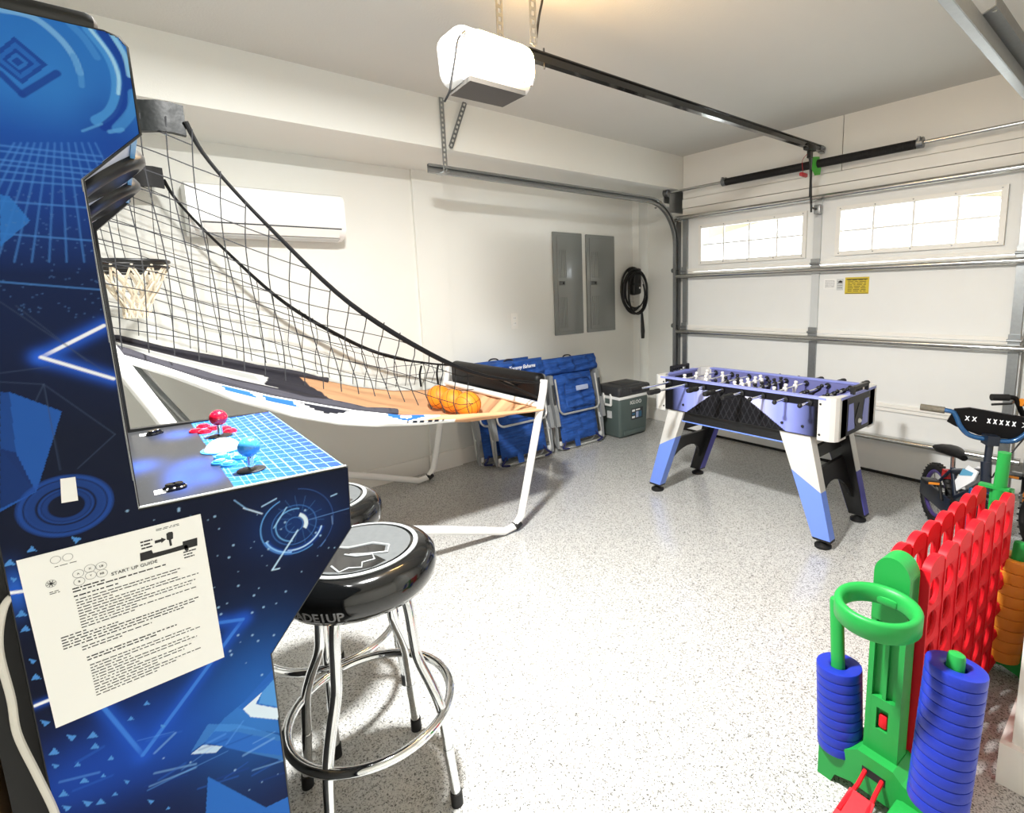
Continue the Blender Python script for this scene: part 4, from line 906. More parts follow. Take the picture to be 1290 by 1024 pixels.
bR = at(1180, 1012, 1, 1.35); tR = at(1205, 838, 1, 1.40); pt = at(1206, 822, 1, 1.405)
stack(bR, tR, pt, 13, 'toy_blue', 'blue, on the leaning peg before the red board', 'blue rings on the leaning peg', 1.02)
bO = at(1258, 824, 1, 2.31); tO = at(1282, 702, 1, 2.33); pt = at(1286, 682, 1, 2.33)
stack(bO, tO, pt, 9, 'toy_orange', 'orange, on the far peg beside the wall', 'orange rings on the far peg')

# ---------------------------------------------------------------- children's bikes (local: x forward, y to the rider's left, z up)
def bike(label, loc, yaw, wr, wb, hh, seat_h, frame, bar, accent, rim, gripm, steer=0, pad=None, lean=0, bw=1, lever=True):
    T = thing('kids_bike', label, 'bike', loc, None, (lean, 0, yaw), local=True)
    rx, fx = -wb/2, wb/2; S = RZ(steer); hx = fx-.13; hz = wr*2+.08
    def st(p): v = S @ (Vector(p)-Vector((hx, 0, 0)))+Vector((hx, 0, 0)); return v
    for cx, nm, s_ in ((rx, 'rear_wheel', False), (fx, 'front_wheel', True)):
        R_ = RX(math.pi/2)
        if s_: R_ = S @ R_
        c_ = st((cx, 0, wr)) if s_ else Vector((cx, 0, wr))
        ty_ = MB().torus(c_, wr-.022, .022, 36, 10, R_)
        for k in range(36):
            a_ = 2*math.pi*k/36; p = c_+R_ @ Vector((math.cos(a_)*(wr-.003), math.sin(a_)*(wr-.003), 0)); ty_.box(p, (.011, .034, .006), R_ @ RZ(a_) @ Matrix(((0, 0, 1), (0, 1, 0), (1, 0, 0))) if False else None)
        t_ = ty_.build(nm, 'black_rubber', T)
        MB().torus(c_, wr-.05, .012, 36, 8, R_).build('rim', rim, t_)
        q = MB()
        for k in range(14): a_ = 2*math.pi*k/14; q.tube([c_, c_+R_ @ Vector((math.cos(a_)*(wr-.05), math.sin(a_)*(wr-.05), .012*(-1)**k))], .0015, 4)
        q.tube([c_+R_ @ Vector((0, 0, -.045)), c_+R_ @ Vector((0, 0, .045))], .014, 10); q.build('spokes', 'steel', t_)
    f = MB(); f.tube([(hx+.01, 0, hz-.02), (rx*.25, 0, wr+.06)], .019, 10); f.tube([(hx, 0, hz+.04), (rx*.45, 0, wr+.2)], .017, 10); f.tube([(rx*.25, 0, wr+.05), (rx*.5, 0, seat_h-.09)], .015, 10)
    for sy in (-1, 1): f.tube([(rx*.3, sy*.02, wr+.05), (rx, sy*.05, wr)], .009, 8); f.tube([(rx*.45, sy*.02, wr+.2), (rx, sy*.05, wr)], .009, 8)
    f.build('frame', frame, T)
    MB().tube([(hx+.018, 0, hz-.06), (hx-.012, 0, hz+.09)], .024, 12).build('head_tube', frame, T)
    q = MB()
    for sy in (-1, 1): q.tube([st((hx+.02, sy*.0, hz-.07)), st((hx+.035, sy*.05, wr*2+.03)), st((fx, sy*.05, wr))], .012, 8)
    q.build('fork', bar, T)
    zt_ = hh-.12
    q = MB().tube([st((hx-.01, 0, hz+.08)), st((hx-.03, 0, zt_))], .018, 10); q.box(st((hx-.025, 0, zt_)), (.06, .055, .05)); q.build('stem', frame, T)
    hb = [st(p) for p in ((hx-.055, .285*bw, hh), (hx-.04, .18*bw, hh), (hx-.035, .155*bw, hh-.02), (hx-.025, .13*bw, zt_+.05), (hx-.025, .085*bw, zt_+.008), (hx-.025, 0, zt_))]; hb2 = [st((a_, -b_, c_)) for a_, b_, c_ in ((hx-.025, .085*bw, zt_+.008), (hx-.025, .13*bw, zt_+.05), (hx-.035, .155*bw, hh-.02), (hx-.04, .18*bw, hh), (hx-.055, .285*bw, hh))]
    h = MB().tube(catmull([tuple(p) for p in hb+hb2], 4), .0125, 10).build('handlebar', bar, T)
    for sy in (-1, 1):
        MB().tube([st((hx-.045, sy*.205*bw, hh)), st((hx-.058, sy*.315*bw, hh))], .0175, 12).build('grip', gripm, h)
        if lever: MB().tube([st((hx-.0, sy*.16, hh-.01)), st((hx+.03, sy*.19, hh-.015)), st((hx+.02, sy*.28, hh-.02))], .006, 6).build('brake_lever', 'black_plastic', h)
    if not pad: MB().tube([st((hx-.02, .15*bw, hh-.025)), st((hx-.015, -.15*bw, hh-.02))], .02, 10).build('crossbar_pad', 'bike_orange', h)
    if pad:
        p_ = MB().prism([(-.165, hh+.012), (-.10, hh+.028), (.12, hh+.012), (.16, hh+.0), (.14, hh-.1), (.05, zt_+.01), (-.05, zt_+.01), (-.15, hh-.08), (-.19, hh-.06)], 0, -.012, .012)
        p_.v = [tuple(st((hx-.06+x, y, z))) for x, y, z in p_.v]; p_ = p_.build('bar_pad', 'bike_black', h, smooth=False)
        for y_, w_ in ((.13, .03), (.085, .016), (.06, .016), (.035, .016), (.01, .016), (-.015, .016), (-.075, .02), (-.105, .02)):
            z_ = hh-.028; k = MB()
            for sg in (-1, 1):
                pl = [(y_-w_/2, z_-.012), (y_-w_/2+.005, z_-.012), (y_+w_/2, z_+.012), (y_+w_/2-.005, z_+.012)]
                if sg < 0: pl = [(2*y_-a_, b_) for a_, b_ in pl]
                k.prism(pl, 0, .0125, .0145+.0003*sg)
            k.v = [tuple(st((hx-.06+x, y, z))) for x, y, z in k.v]; k.build('pad_print', 'script_white', p_, smooth=False)
    MB().tube(catmull([tuple(st((hx-.0, .16, hh-.02))), tuple(st((hx+.09, .10, hh-.10))), tuple(st((hx+.10, .03, hh-.25))), (hx-.02, .03, hz-.0), (rx*.3, .02, wr+.12)], 5), .004, 6).build('brake_cable', 'cable_black', T)
    s = MB(); sxp = rx*.5
    s.tube([(sxp, 0, seat_h-.12), (sxp-.015, 0, seat_h-.02)], .013, 8)
    s.build('seat_post', 'steel', T)
    q = MB(); n_ = 10
    pr = [(-.10, .075, .02), (-.06, .08, .026), (.0, .055, .026), (.06, .03, .022), (.11, .02, .016)]; vs = []; fs = []
    for x, wd, th in pr:
        for k in range(n_): a_ = 2*math.pi*k/n_; vs.append((sxp-.01+x, wd*math.cos(a_), seat_h+th*math.sin(a_)+.004*math.sin(x*30)))
    for i in range(len(pr)-1):
        for k in range(n_): fs.append((i*n_+k, i*n_+(k+1) % n_, (i+1)*n_+(k+1) % n_, (i+1)*n_+k))
    fs += [tuple(range(n_)), tuple(range((len(pr)-1)*n_, len(pr)*n_))]; q.add(vs, fs); q.build('saddle', 'black_vinyl', T)
    cx = rx*.25; cz = wr+.05
    q = MB().tube([(cx, -.075, cz), (cx, .075, cz)], .014, 10); q.tube([(cx, .075, cz), (cx+.03, .08, cz-.09)], .009, 8); q.tube([(cx, -.075, cz), (cx-.03, -.08, cz+.09)], .009, 8); q.build('crank', 'black_plastic', T)
    for sy, dx, dz in ((1, .03, -.09), (-1, -.03, .09)):
        p_ = MB().rbox((cx+dx, sy*.125, cz+dz), (.075, .08, .022), .006).build('pedal', 'black_plastic', T)
        for e_ in (-1, 1): MB().box((cx+dx+e_*.038, sy*.125, cz+dz), (.004, .055, .013)).build('pedal_reflector', 'bike_orange', p_, smooth=False)
    q = MB().rbox(((cx+rx)/2, -.062, (cz+wr)/2), (abs(cx-rx)+.13, .012, .10), .005, RY(-math.atan2(wr-cz, rx-cx)*0)); q.build('chain_guard', accent, T)
    MB().box((rx*.62, 0, seat_h-.14), (.03, .06, .05)).build('rear_reflector', 'reflector_red', T, smooth=False)
    for sy in (-1, 1):
        q = MB().prism([(hx-.05, hz-.03), (hx-.02, hz+.03), (hx-.12, hz+.03), (rx*.2, wr+.17), (rx*.1, wr+.12)], 1, min(sy*.02, sy*.026), max(sy*.02, sy*.026)); q.build('frame_decal', 'script_white', T, smooth=False)
        MB().prism([(hx-.07, hz-.01), (hx-.06, hz+.01), (hx-.16, hz-.0), (hx-.19, hz-.05)], 1, min(sy*.026, sy*.028), max(sy*.026, sy*.028)).build('frame_decal', 'bike_cyan', T, smooth=False)
    return T
bike("child's bike with blue handlebar and white-patterned black bar pad by the garage door", (-.67, 3.37, 0), math.radians(-53), .185, .60, .775, .49, 'bike_navy', 'bike_blue', 'bike_navy', 'bike_purple', 'grip_camo', steer=-.42, pad=True, lean=-.04, lever=False)
bike("black child's bike with orange trim partly hidden at the wall behind the toy rings", (-.385, 3.66, 0), math.radians(-89), .205, .62, .86, .55, 'bike_black', 'bike_black', 'bike_orange', 'bike_orange', 'black_rubber', steer=.8, bw=.72)
# ---------------------------------------------------------------- chrome bar stools (local, origin on the floor)
def stool(label, loc, rz):
    T = thing('bar_stool', label, 'stool', loc, 'round chrome arcade stools', (0, 0, rz), local=True)
    MB().lathe([(.15, .672), (.185, .676), (.199, .695), (.205, .722), (.202, .748), (.186, .770), (.165, .778), (.12, .781), (1e-6, .782)], (0, 0, 0), 48).build('seat', 'black_gloss', T, ang=60)
    seat = T.children[0]
    MB().lathe([(.146, .780), (.146, .7835), (.158, .7825), (.158, .779)], (0, 0, 0), 48, closed=True).build('emblem_ring', 'seat_white', seat)
    MB().prism([(.138*math.cos(a_), .138*math.sin(a_)) for a_ in np.linspace(0, 2*math.pi, 40)[:-1]], 2, .7815, .7828).build('emblem_field', 'seat_grey', seat, smooth=False)
    sw = [(-.11, -.05), (-.05, -.06), (-.02, -.03), (.0, .03), (.045, .06), (.075, .045), (.05, .0), (.02, -.03), (.08, .02), (.125, .03), (.135, -.01), (.12, -.06), (.07, -.11), (.01, -.134), (-.06, -.122)]
    MB().prism([tuple(p) for p in sw], 2, .7828, .7834).build('emblem_swoosh', 'black_gloss', seat, smooth=False)  # black swoosh of the seat emblem
    MB().tube([(x, y, .7836) for x, y in ((-.12, -.045), (-.05, -.052), (-.012, -.02), (.006, .04), (.05, .068), (.085, .05), (.055, -.0), (.03, -.03))], .0035, 6).build('emblem_line', 'seat_white', seat)
    MB().tube([(x, y, .7836) for x, y in ((.02, -.04), (.05, -.02), (.07, .015), (.10, .01), (.095, -.02), (.12, -.03), (.1, -.055), (.105, -.08), (.06, -.085))], .003, 6).build('emblem_line', 'seat_white', seat)
    cu = bpy.data.curves.new('lettering', 'FONT'); cu.body = 'ARCADE1UP'; cu.size = .034; cu.extrude = .0004; cu.align_x = 'CENTER'; cu.align_y = 'CENTER'; cu.resolution_u = 3; cu.offset = .0006
    for a0_ in (-.97,):
        tmp = bpy.data.objects.new('tmp', cu); me = bpy.data.meshes.new_from_object(tmp); bpy.data.objects.remove(tmp)
        for v in me.vertices:
            a_ = a0_+v.co.x/.203; z_ = .706+v.co.y; rr = float(np.interp(z_, [.676, .695, .722, .748], [.185, .199, .205, .202]))+.0008+v.co.z; v.co = (rr*math.cos(a_), rr*math.sin(a_), z_)
        me.name = 'seat_lettering'; link(me, 'seat_lettering', 'ink_grey', seat, Vector((0, 0, 0)))
    MB().lathe([(.03, .62), (.15, .655), (.152, .674), (.03, .674)], (0, 0, 0), 24).build('seat_plate', 'black_plastic', T)
    prof = [(.105, .675), (.125, .645), (.135, .60), (.142, .52), (.150, .46), (.182, .385), (.205, .32), (.214, .26), (.222, .16), (.2365, .02)]
    for k in range(4):
        a_ = math.radians(40.7)+k*math.pi/2; c_, s_ = math.cos(a_), math.sin(a_)
        lg = MB().tube(catmull([(r_*c_, r_*s_, z_) for r_, z_ in prof], 4), .014, 12).build('leg', 'chrome', T)
        MB().cyl((.2362*c_, .2362*s_, 0), (.2345*c_, .2345*s_, .042), .017, n=14).build('rubber_tip', 'black_rubber', lg)
        MB().tube([(.2195*c_, .2195*s_, .185), (.222*c_, .222*s_, .16)], .0152, 12).build('leg_sleeve', 'chrome', lg)
        MB().ball((.222*c_, .222*s_, .30), .007, 8, 6).build('rivet', 'steel', lg)
    MB().torus((0, 0, .30), .217, .0135, 56, 10).build('foot_ring', 'chrome', T)
    return T
s1 = stool('chrome bar stool with round black padded seat nearest the camera, fully in view', (-1.411, .413, 0), 0)
dup(s1, (-1.865, .43, 0), 'second chrome bar stool standing farther along the arcade cabinet', (0, 0, math.radians(-9+40)))

# ---------------------------------------------------------------- arcade cabinet
XA, XB = -1.0, -1.69
OUT = [(-.155, 1.826), (.030, 1.826), (.045, 1.822), (.052, 1.812), (.053, 1.698), (-.016, 1.627), (-.013, 1.150), (.289, 1.142), (.284, 1.023), (.130, .835), (.128, 0), (-.155, 0)]
T = thing('arcade_cabinet', 'tall blue and navy arcade cabinet with joysticks in front of the stools', 'arcade cabinet', ((XA+XB)/2, 0, 0)); AR = T
MB().prism(OUT, 0, XA-.018, XA-.0006).build('side_panel', 'navy_panel', T, smooth=False)
MB().prism(OUT, 0, XB, XB+.018).build('side_panel', 'black_plastic', T, smooth=False)
q = MB()
q.prism([(-.155, 1.815), (.035, 1.815), (.035, 1.72), (-.035, 1.645), (-.05, 1.645), (-.05, 1.14), (-.155, 1.14)], 0, XB+.018, XA-.018); q.build('monitor_housing', 'black_plastic', T, smooth=False)
MB().prism([(-.15, 1.13), (.27, 1.128), (.265, 1.03), (.115, .842), (.115, .02), (-.15, .02)], 0, XB+.018, XA-.018).build('cabinet_body', 'black_plastic', T, smooth=False)
MB().bb(XB+.03, XA-.022, -.198, -.155, .05, 1.75).build('rear_housing', 'black_rubber', T, smooth=False)
MB().rbox(((XA+XB)/2, -.07, 1.835), (XB-XA if XB > XA else XA-XB, .19, .028), .012).build('top_cap', 'black_plastic', T)
MB().bb(XB+.018, XA-.018, -.05, -.046, 1.17, 1.62).build('screen', 'black_gloss', T, smooth=False)
MB().bb(XB+.018, XA-.018, .035, .047, 1.70, 1.818).build('marquee', 'arcade_blue', T, smooth=False)
MB().bb(XB+.018, XA-.018, .044, .050, 1.694, 1.702).build('marquee_trim', 'bike_cyan', T, smooth=False)
n_ = Vector((0, .0707, -.0690)).normalized()
MB().prism([(.047, 1.70), (-.035, 1.633), (-.04, 1.642), (.036, 1.715)], 0, XB+.018, XA-.018).build('speaker_panel', 'light_grey', T, smooth=False)
rs = Vector((0, 0, 1)).rotation_difference(Vector((0, .62, -.78))).to_matrix()
for x in (-1.21, -1.47):
    s = MB().lathe([(.072, -.006), (.072, .006), (.066, .014), (.052, .016), (.046, .006), (.02, .001), (1e-6, .004)], (x, .006, 1.667), 28, rs).build('speaker', 'black_plastic', T, ang=60)
# edge moulding
ed = [(XA-.004, a_, b_) for a_, b_ in OUT]; MB().tube(ed, .003, 6, closed=True).build('edge_moulding', 'black_plastic', T)
MB().tube([(XA-.002, .0515, 1.699), (XA-.002, -.0165, 1.6275), (XA-.002, -.0135, 1.152)], .0016, 6).build('edge_strip', 'galvanised', T)
MB().tube([(XA-.003, -.012, 1.1535), (XA-.003, .287, 1.1455)], .0018, 6).build('edge_strip', 'light_grey', T)
# ---- artwork of the side panel
def pp(x, y): p = at(x, y, 0, XA); return p[1], p[2]
ST = .0013; gy = np.arange(-.155, .2905, ST); gz = np.arange(.45, 1.827, ST); GY, GZ = np.meshgrid(gy, gz)
def inside(poly, A, B):
    r_ = np.zeros(A.shape, bool); n = len(poly)
    for i in range(n):
        (x1, y1), (x2, y2) = poly[i], poly[(i+1) % n]
        if y1 == y2: continue
        c_ = ((y1 > B) != (y2 > B)) & (A < (x2-x1)*(B-y1)/(y2-y1)+x1); r_ ^= c_
    return r_
def sd(p, q):
    (a, b), (c, d) = p, q; vx, vy = c-a, d-b; t = np.clip(((GY-a)*vx+(GZ-b)*vy)/(vx*vx+vy*vy+1e-12), 0, 1); return np.hypot(GY-a-t*vx, GZ-b-t*vy)
NZ = [.10, .92, 1.28, 1.50, 1.60, 1.68, 1.74, 1.83]
NC = np.array([L(h) for h in ('#122056', '#10152c', '#141b30', '#15244c', '#1b3f90', '#1f50ab', '#2c70c6', '#2b6fc4')])
ART = np.stack([np.interp(GZ, NZ, NC[:, k]) for k in range(3)], -1)
def mixc(mask, h):
    global ART
    w_ = np.clip(mask, 0, 1)[..., None]; ART = ART*(1-w_)+L(h)*w_
AA = lambda d, w_: np.clip((w_-d)/.0013+.5, 0, 1)
def line(a, b, wpx, h, op=1, glow=0, gh='#1d55c8'):
    d = sd(pp(*a), pp(*b))
    if glow: mixc(np.exp(-(d/glow)**2)*.75, gh)
    mixc(AA(d, wpx*.0011/2)*op, h)
def poly(pts, h, op=1): mixc(inside([pp(*p) for p in pts], GY, GZ)*op, h)
def arc(c, rpx, w0, a0, a1, h, op=1, glow=0, asp=1.0):
    cy_, cz_ = pp(*c); r_ = np.hypot((GY-cy_)/asp, GZ-cz_)*1.0; an = np.degrees(np.arctan2(-(GZ-cz_), (GY-cy_)/asp)) % 360
    sp = (a1-a0) % 360 or 360; m_ = ((an-a0) % 360) <= sp; d = np.abs(r_-rpx*.00105)
    if glow: mixc(np.exp(-(d/glow)**2)*m_*.6, '#1d55c8')
    mixc(AA(d, w0*.0011/2)*m_*op, h)
# broad glows
for (c, ry, rz_, h, o_) in (((200, 930), .10, .07, '#1a4cb8', .8), ((330, 880), .09, .12, '#2a6fd0', .75), ((90, 985), .08, .05, '#1b47b0', .7), ((130, 150), .03, .05, '#173a98', .6), ((372, 660), .07, .05, '#1a3f86', .55), ((60, 100), .06, .05, '#3a85d4', .45), ((20, 745), .012, .03, '#2a62cc', .9)):
    a, b = pp(*c); mixc(np.exp(-((GY-a)/ry)**2-((GZ-b)/rz_)**2)*o_, h)
# marquee arcs and nested diamond
def curve(pts, w_, h, op=1):
    P = [pp(*p) for p in catmull([(a, b) for a, b in pts], 5)]; d = None
    for a, b in zip(P[:-1], P[1:]): e_ = sd(a, b); d = e_ if d is None else np.minimum(d, e_)
    mixc(AA(d, w_*.0010/2)*op, h)
curve([(-20, 9), (0, 12), (40, 21), (72, 45), (92, 70), (101, 92)], 7, '#7cb6ea', .75); curve([(92, 70), (101, 92), (103, 108)], 6, '#4f93d8', .7)
curve([(88, 30), (106, 48), (122, 72)], 8, '#4489d4', .8)
curve([(112, 37), (136, 68), (147, 95), (147, 122), (138, 142), (122, 152)], 13, '#4a95de', .8); curve([(114, 37), (138, 68), (149, 95), (149, 118)], 4, '#a5d6f6', .85)
curve([(128, 40), (152, 75), (160, 105), (152, 140), (132, 160)], 11, '#173a98', .85)
curve([(142, 45), (157, 70), (163, 95)], 6, '#8cc8f2', .85); curve([(168, 118), (166, 140), (148, 162)], 12, '#4a95de', .6)
curve([(104, 165), (128, 156)], 3, '#5aa0e0', .7); curve([(138, 166), (154, 163)], 5, '#5aa0e0', .7)
for k, (s_, h) in enumerate(((1, '#1d4298'), (.78, '#2a68bf'), (.55, '#1d4298'), (.38, '#2e70c4'), (.2, '#1d4298'))):
    cx_, cy_ = 22, 78; poly([(cx_-4*s_, cy_-32*s_), (cx_+38*s_, cy_+4*s_), (cx_+6*s_, cy_+28*s_), (cx_-36*s_, cy_-6*s_)], h, .9)
line((28, 119), (72, 92), 7, '#1d4298', .9); line((0, 92), (28, 119), 6, '#1d4298', .9)
# receding grid
for i, y_ in enumerate((183, 190, 201, 207, 215, 226, 253, 294, 355)): line((0, y_), (128, y_+(10 if y_ > 220 else 14)), 2, '#4f8fe0', .55)
for i in range(13):
    x0 = 18+8.5*i; line((x0, 180), (-70+22*i, 330), 1.8, '#4a88da', .5)
poly([(0, 245), (12, 247), (38, 278), (0, 311)], '#2f74c8', .85)
# facets, chevron, web of thin lines
poly([(0, 494), (12, 494), (78, 518), (46, 619), (0, 645)], '#2456a8'); poly([(0, 494), (12, 494), (20, 570), (45, 619), (0, 565)], '#1d4186', .9); poly([(0, 565), (20, 570), (45, 619), (0, 641)], '#172e66', .9)
for a, b in (((131, 410), (52, 450)), ((52, 450), (143, 477))): line(a, b, 4, '#f2f6ff', 1, .010, '#2a63e0')
for a, b in (((0, 380), (135, 470)), ((0, 481), (55, 484)), ((55, 484), (145, 547)), ((145, 547), (98, 590)), ((55, 484), (76, 592)), ((0, 470), (62, 462)), ((55, 484), (45, 505)), ((20, 385), (110, 455))): line(a, b, 1.2, '#3a4a66', .6)
for r_, w_, o_ in ((52, 5, .7), (46, 3, .55), (40, 8, .5), (31, 3, .6), (25, 6, .45), (56, 2, .45)): arc((84, 637), r_*.74, w_*.8, 0, 360, '#2450a8', o_, asp=1.12)
line((12, 747), (34, 744), 4, '#f2f6ff', 1, .006); line((44, 889), (66, 880), 4, '#f2f6ff', 1, .006)
# targeting circles on the control box
for r_, w_, a0_, a1_, h in ((50, 1.6, 60, 250, '#5e9fe6'), (44, 2.2, 20, 110, '#bfe2ff'), (47, 2.5, 100, 160, '#8cc6ff'), (34, 1.2, 0, 360, '#3c6fb8'), (28, 1.6, 100, 290, '#6fb0ee'), (18, 6, 300, 395, '#dff3ff'), (13, 1, 0, 360, '#4c84cc'), (62, 1, 280, 420, '#34579a')): arc((371, 661), r_, w_, a0_, a1_, h, .95, .004 if w_ > 2 else 0)
for a, b, w_, h in (((375, 668), (343, 718), 2.4, '#bfe2ff'), ((343, 718), (352, 716), 2, '#bfe2ff'), ((361, 639), (345, 665), 1.8, '#9ccdf5'), ((388, 655), (440, 640), 1.2, '#5c87c4'), ((307, 640), (330, 647), 2, '#cfe6ff'), ((330, 638), (348, 628), 2, '#a8d0f6'), ((295, 630), (312, 642), 1.4, '#86b6ea'), ((417, 625), (424, 622), 2, '#a8d0f6'), ((404, 688), (410, 680), 1.2, '#5c87c4'), ((418, 650), (419, 660), 1.4, '#6f8fc0')): line(a, b, w_, h, .9)
for i in range(14): a_ = 2*math.pi*i/14; line((378+12*math.cos(a_), 654+12*math.sin(a_)), (378+30*math.cos(a_), 654+30*math.sin(a_)), .8, '#4f86cc', .35)
# neon vee, nested chevrons, dark facet
for a, b in (((128, 888), (180, 951)), ((180, 951), (306, 780)), ((306, 780), (272, 785))): line(a, b, 5, '#3f7fe0', .85, .012, '#1f52c4')
poly([(258, 935), (282, 905), (366, 836), (366, 925), (300, 917)], '#3f86dc', .55); poly([(300, 892), (350, 836), (366, 845), (366, 910), (340, 905)], '#2a66c4', .8)
poly([(306, 893), (330, 872), (322, 887), (366, 895), (366, 908), (316, 903)], '#dff0ff', .95); poly([(330, 872), (350, 850), (366, 866), (366, 893), (326, 886)], '#5aa0e8', .85)
poly([(240, 948), (262, 912), (300, 912), (366, 930), (366, 960), (258, 935)], '#4c93e4', .5)
poly([(258, 935), (270, 921), (300, 922), (366, 936), (366, 953), (300, 945)], '#2b69c8', .9)
poly([(240, 950), (256, 938), (280, 940), (272, 948)], '#cfe8ff', .8)
poly([(262, 978), (335, 1017), (366, 1002), (380, 1100), (255, 1100)], '#2a69c2')
for i in range(26):
    x_, y_ = random.uniform(70, 330), random.uniform(925, 1000); line((x_, y_), (x_+random.uniform(20, 60), y_-random.uniform(10, 30)), random.uniform(1, 4), random.choice(['#2c63c8', '#5f9ff0', '#1b3f98', '#8cc2fa']), .35)
# little triangles and stars
for (x_, y_) in [(12, 709), (40, 692), (27, 773), (32, 792), (41, 833), (45, 853), (57, 911), (90, 929), (117, 926), (68, 947), (70, 965), (98, 963), (120, 940), (80, 1000), (106, 983), (110, 1012), (84, 1018), (127, 1010), (160, 985), (165, 905), (185, 886), (205, 915), (130, 977), (96, 680), (17, 730), (145, 1000), (190, 1010), (212, 1018), (140, 955)]:
    s_ = random.uniform(4.5, 8) if x_ < 130 else random.uniform(3, 4.5); u_ = random.choice((1, -1)); poly([(x_-s_, y_+u_*s_*.6), (x_+s_, y_+u_*s_*.3), (x_, y_-u_*s_*.7)], '#4f8fd8', .95)
stars = [(194, 655), (210, 662), (240, 650), (262, 655), (276, 666), (274, 700), (300, 720), (286, 760), (320, 750), (330, 700), (348, 760), (400, 700), (414, 690), (380, 720), (360, 745), (316, 690), (270, 740), (300, 800), (290, 820), (310, 835), (318, 800), (345, 800), (330, 850), (240, 960), (206, 955), (296, 970), (330, 985), (350, 975), (314, 995)]
for (x_, y_) in stars+[(random.uniform(150, 430), random.uniform(640, 830)) for _ in range(60)]:
    a, b = pp(x_, y_); d = np.hypot(GY-a, GZ-b); mixc(AA(d, random.choice((.0008, .0012, .0018)))*.8, '#9cc4ea')
for (x_, y_) in [(random.uniform(0, 130), random.uniform(240, 400)) for _ in range(140)]:
    a, b = pp(x_, y_); d = np.hypot(GY-a, GZ-b); mixc(AA(d, .0008)*.6, '#4f7ab8')
keep = inside([(a+.0, b) for a, b in OUT], GY, GZ); NYg, NZg = len(gy), len(gz); idx = np.arange(NYg*NZg).reshape(NZg, NYg)
kq = keep[:-1, :-1] & keep[1:, :-1] & keep[:-1, 1:] & keep[1:, 1:]
Q = np.stack([idx[:-1, :-1], idx[:-1, 1:], idx[1:, 1:], idx[1:, :-1]], -1)[kq]
us, inv = np.unique(Q, return_inverse=True); Vv = np.stack([np.full(GY.shape, XA), GY, GZ], -1).reshape(-1, 3)[us]; Cc = ART.reshape(-1, 3)[us]
grid_mesh('side_artwork', Vv, inv.reshape(-1, 4), Cc, 'art_print', T)
MB().prism([pp(*p) for p in ((76, 603), (95, 600.5), (98.5, 630), (77.5, 633.5))], 0, XA+.0002, XA+.0012).build('blank_sticker', 'label_white', T, smooth=False)
# ---- control deck
ZD = 1.1425
ST2 = .0012; gx = np.arange(XB+.018, XA-.017, ST2); gy2 = np.arange(-.045, .2885, ST2); DX, DY = np.meshgrid(gx, gy2)
a, b = at(240.5, 532.7, 2, ZD), at(296, 615, 2, ZD); bd = a[1]+(b[1]-a[1])*(DX-a[0])/(b[0]-a[0])
D = np.zeros(DX.shape+(3,)); D[:] = L('#2c2d2f')
for (x_, y_, rx_, ry_) in ((225, 547, .05, .03), (175, 588, .05, .03), (245, 585, .05, .03), (225, 604, .08, .02), (260, 600, .05, .025)):
    p = at(x_, y_, 2, ZD); w_ = np.exp(-((DX-p[0])/rx_)**2-((DY-p[1])/ry_)**2)[..., None]*.45; D = D*(1-w_)+L('#3358b8')*w_
sp = rng.random(D.shape[:2]) > .997; D[sp] = L('#5a5d62')
t = np.clip((DY-bd)/(.287-bd+1e-6), 0, 1); blue = DY > bd
bc = L('#1a5a9c')*(1-t[..., None])+L('#1a3590')*t[..., None]; D[blue] = bc[blue]
rowp = np.sqrt(np.clip(t, 0, 1))*0+t**.62*13; gl_ = (np.abs(np.mod(rowp, 1)-.5) > .455)
colp = ((DX-(XA+XB)/2)/(1+.35*t)+.02)*34; gl2 = np.abs(np.mod(colp, 1)-.5) > .462
D[blue & (gl_ | gl2)] = L('#6f93c0')
nX, nY = len(gx), len(gy2); idx = np.arange(nX*nY).reshape(nY, nX); Q = np.stack([idx[:-1, :-1], idx[:-1, 1:], idx[1:, 1:], idx[1:, :-1]], -1).reshape(-1, 4)
MB().bb(XB+.018, XA-.018, -.046, .288, ZD-.012, ZD-.0005).build('control_deck', 'black_plastic', T, smooth=False)
grid_mesh('deck_print', np.stack([DX, DY, np.full(DX.shape, ZD)], -1).reshape(-1, 3), Q, D.reshape(-1, 3), 'deck_print', T)
MB().bb(XB+.018, XA-.018, .2835, .2895, 1.03, ZD-.013).build('deck_front', 'navy_panel', T, smooth=False)
def on_deck(x, y): p = at(x, y, 2, ZD); return Vector((p[0], p[1], ZD))
for (x_, y_) in ((192, 548), (198, 546), (216, 617), (225, 615)):
    p = on_deck(x_, y_); b_ = MB().lathe([(.0125, 0), (.0125, .004), (.010, .006), (.0095, .004), (1e-6, .004)], p, 20).build('menu_button', 'black_gloss', T); MB().lathe([(.008, .004), (.008, .010), (.007, .011), (1e-6, .011)], p, 16).build('plunger', 'black_gloss', b_)
for (x_, y_) in ((181, 548), (201.5, 620)): p = on_deck(x_, y_); MB().box(p+Vector((0, 0, .0005)), (.026, .015, .001)).build('deck_sticker', 'label_white', T, smooth=False)
def btn(x_, y_, m_):
    p = on_deck(x_, y_); b_ = MB().lathe([(.0145, 0), (.0145, .003), (.013, .005), (.0115, .005), (1e-6, .0045)], p, 20).build('play_button', m_, T); MB().lathe([(.0105, .003), (.0105, .007), (.009, .008), (1e-6, .0075)], p, 18).build('plunger', m_, b_)
for x_, y_ in ((247, 544), (256, 538), (258, 545), (268, 541), (283, 541), (290, 544)): btn(x_, y_, 'arcade_red')
for x_, y_ in ((280, 577), (277, 584), (289, 586), (303, 577), (318, 580)): btn(x_, y_, 'arcade_blue')
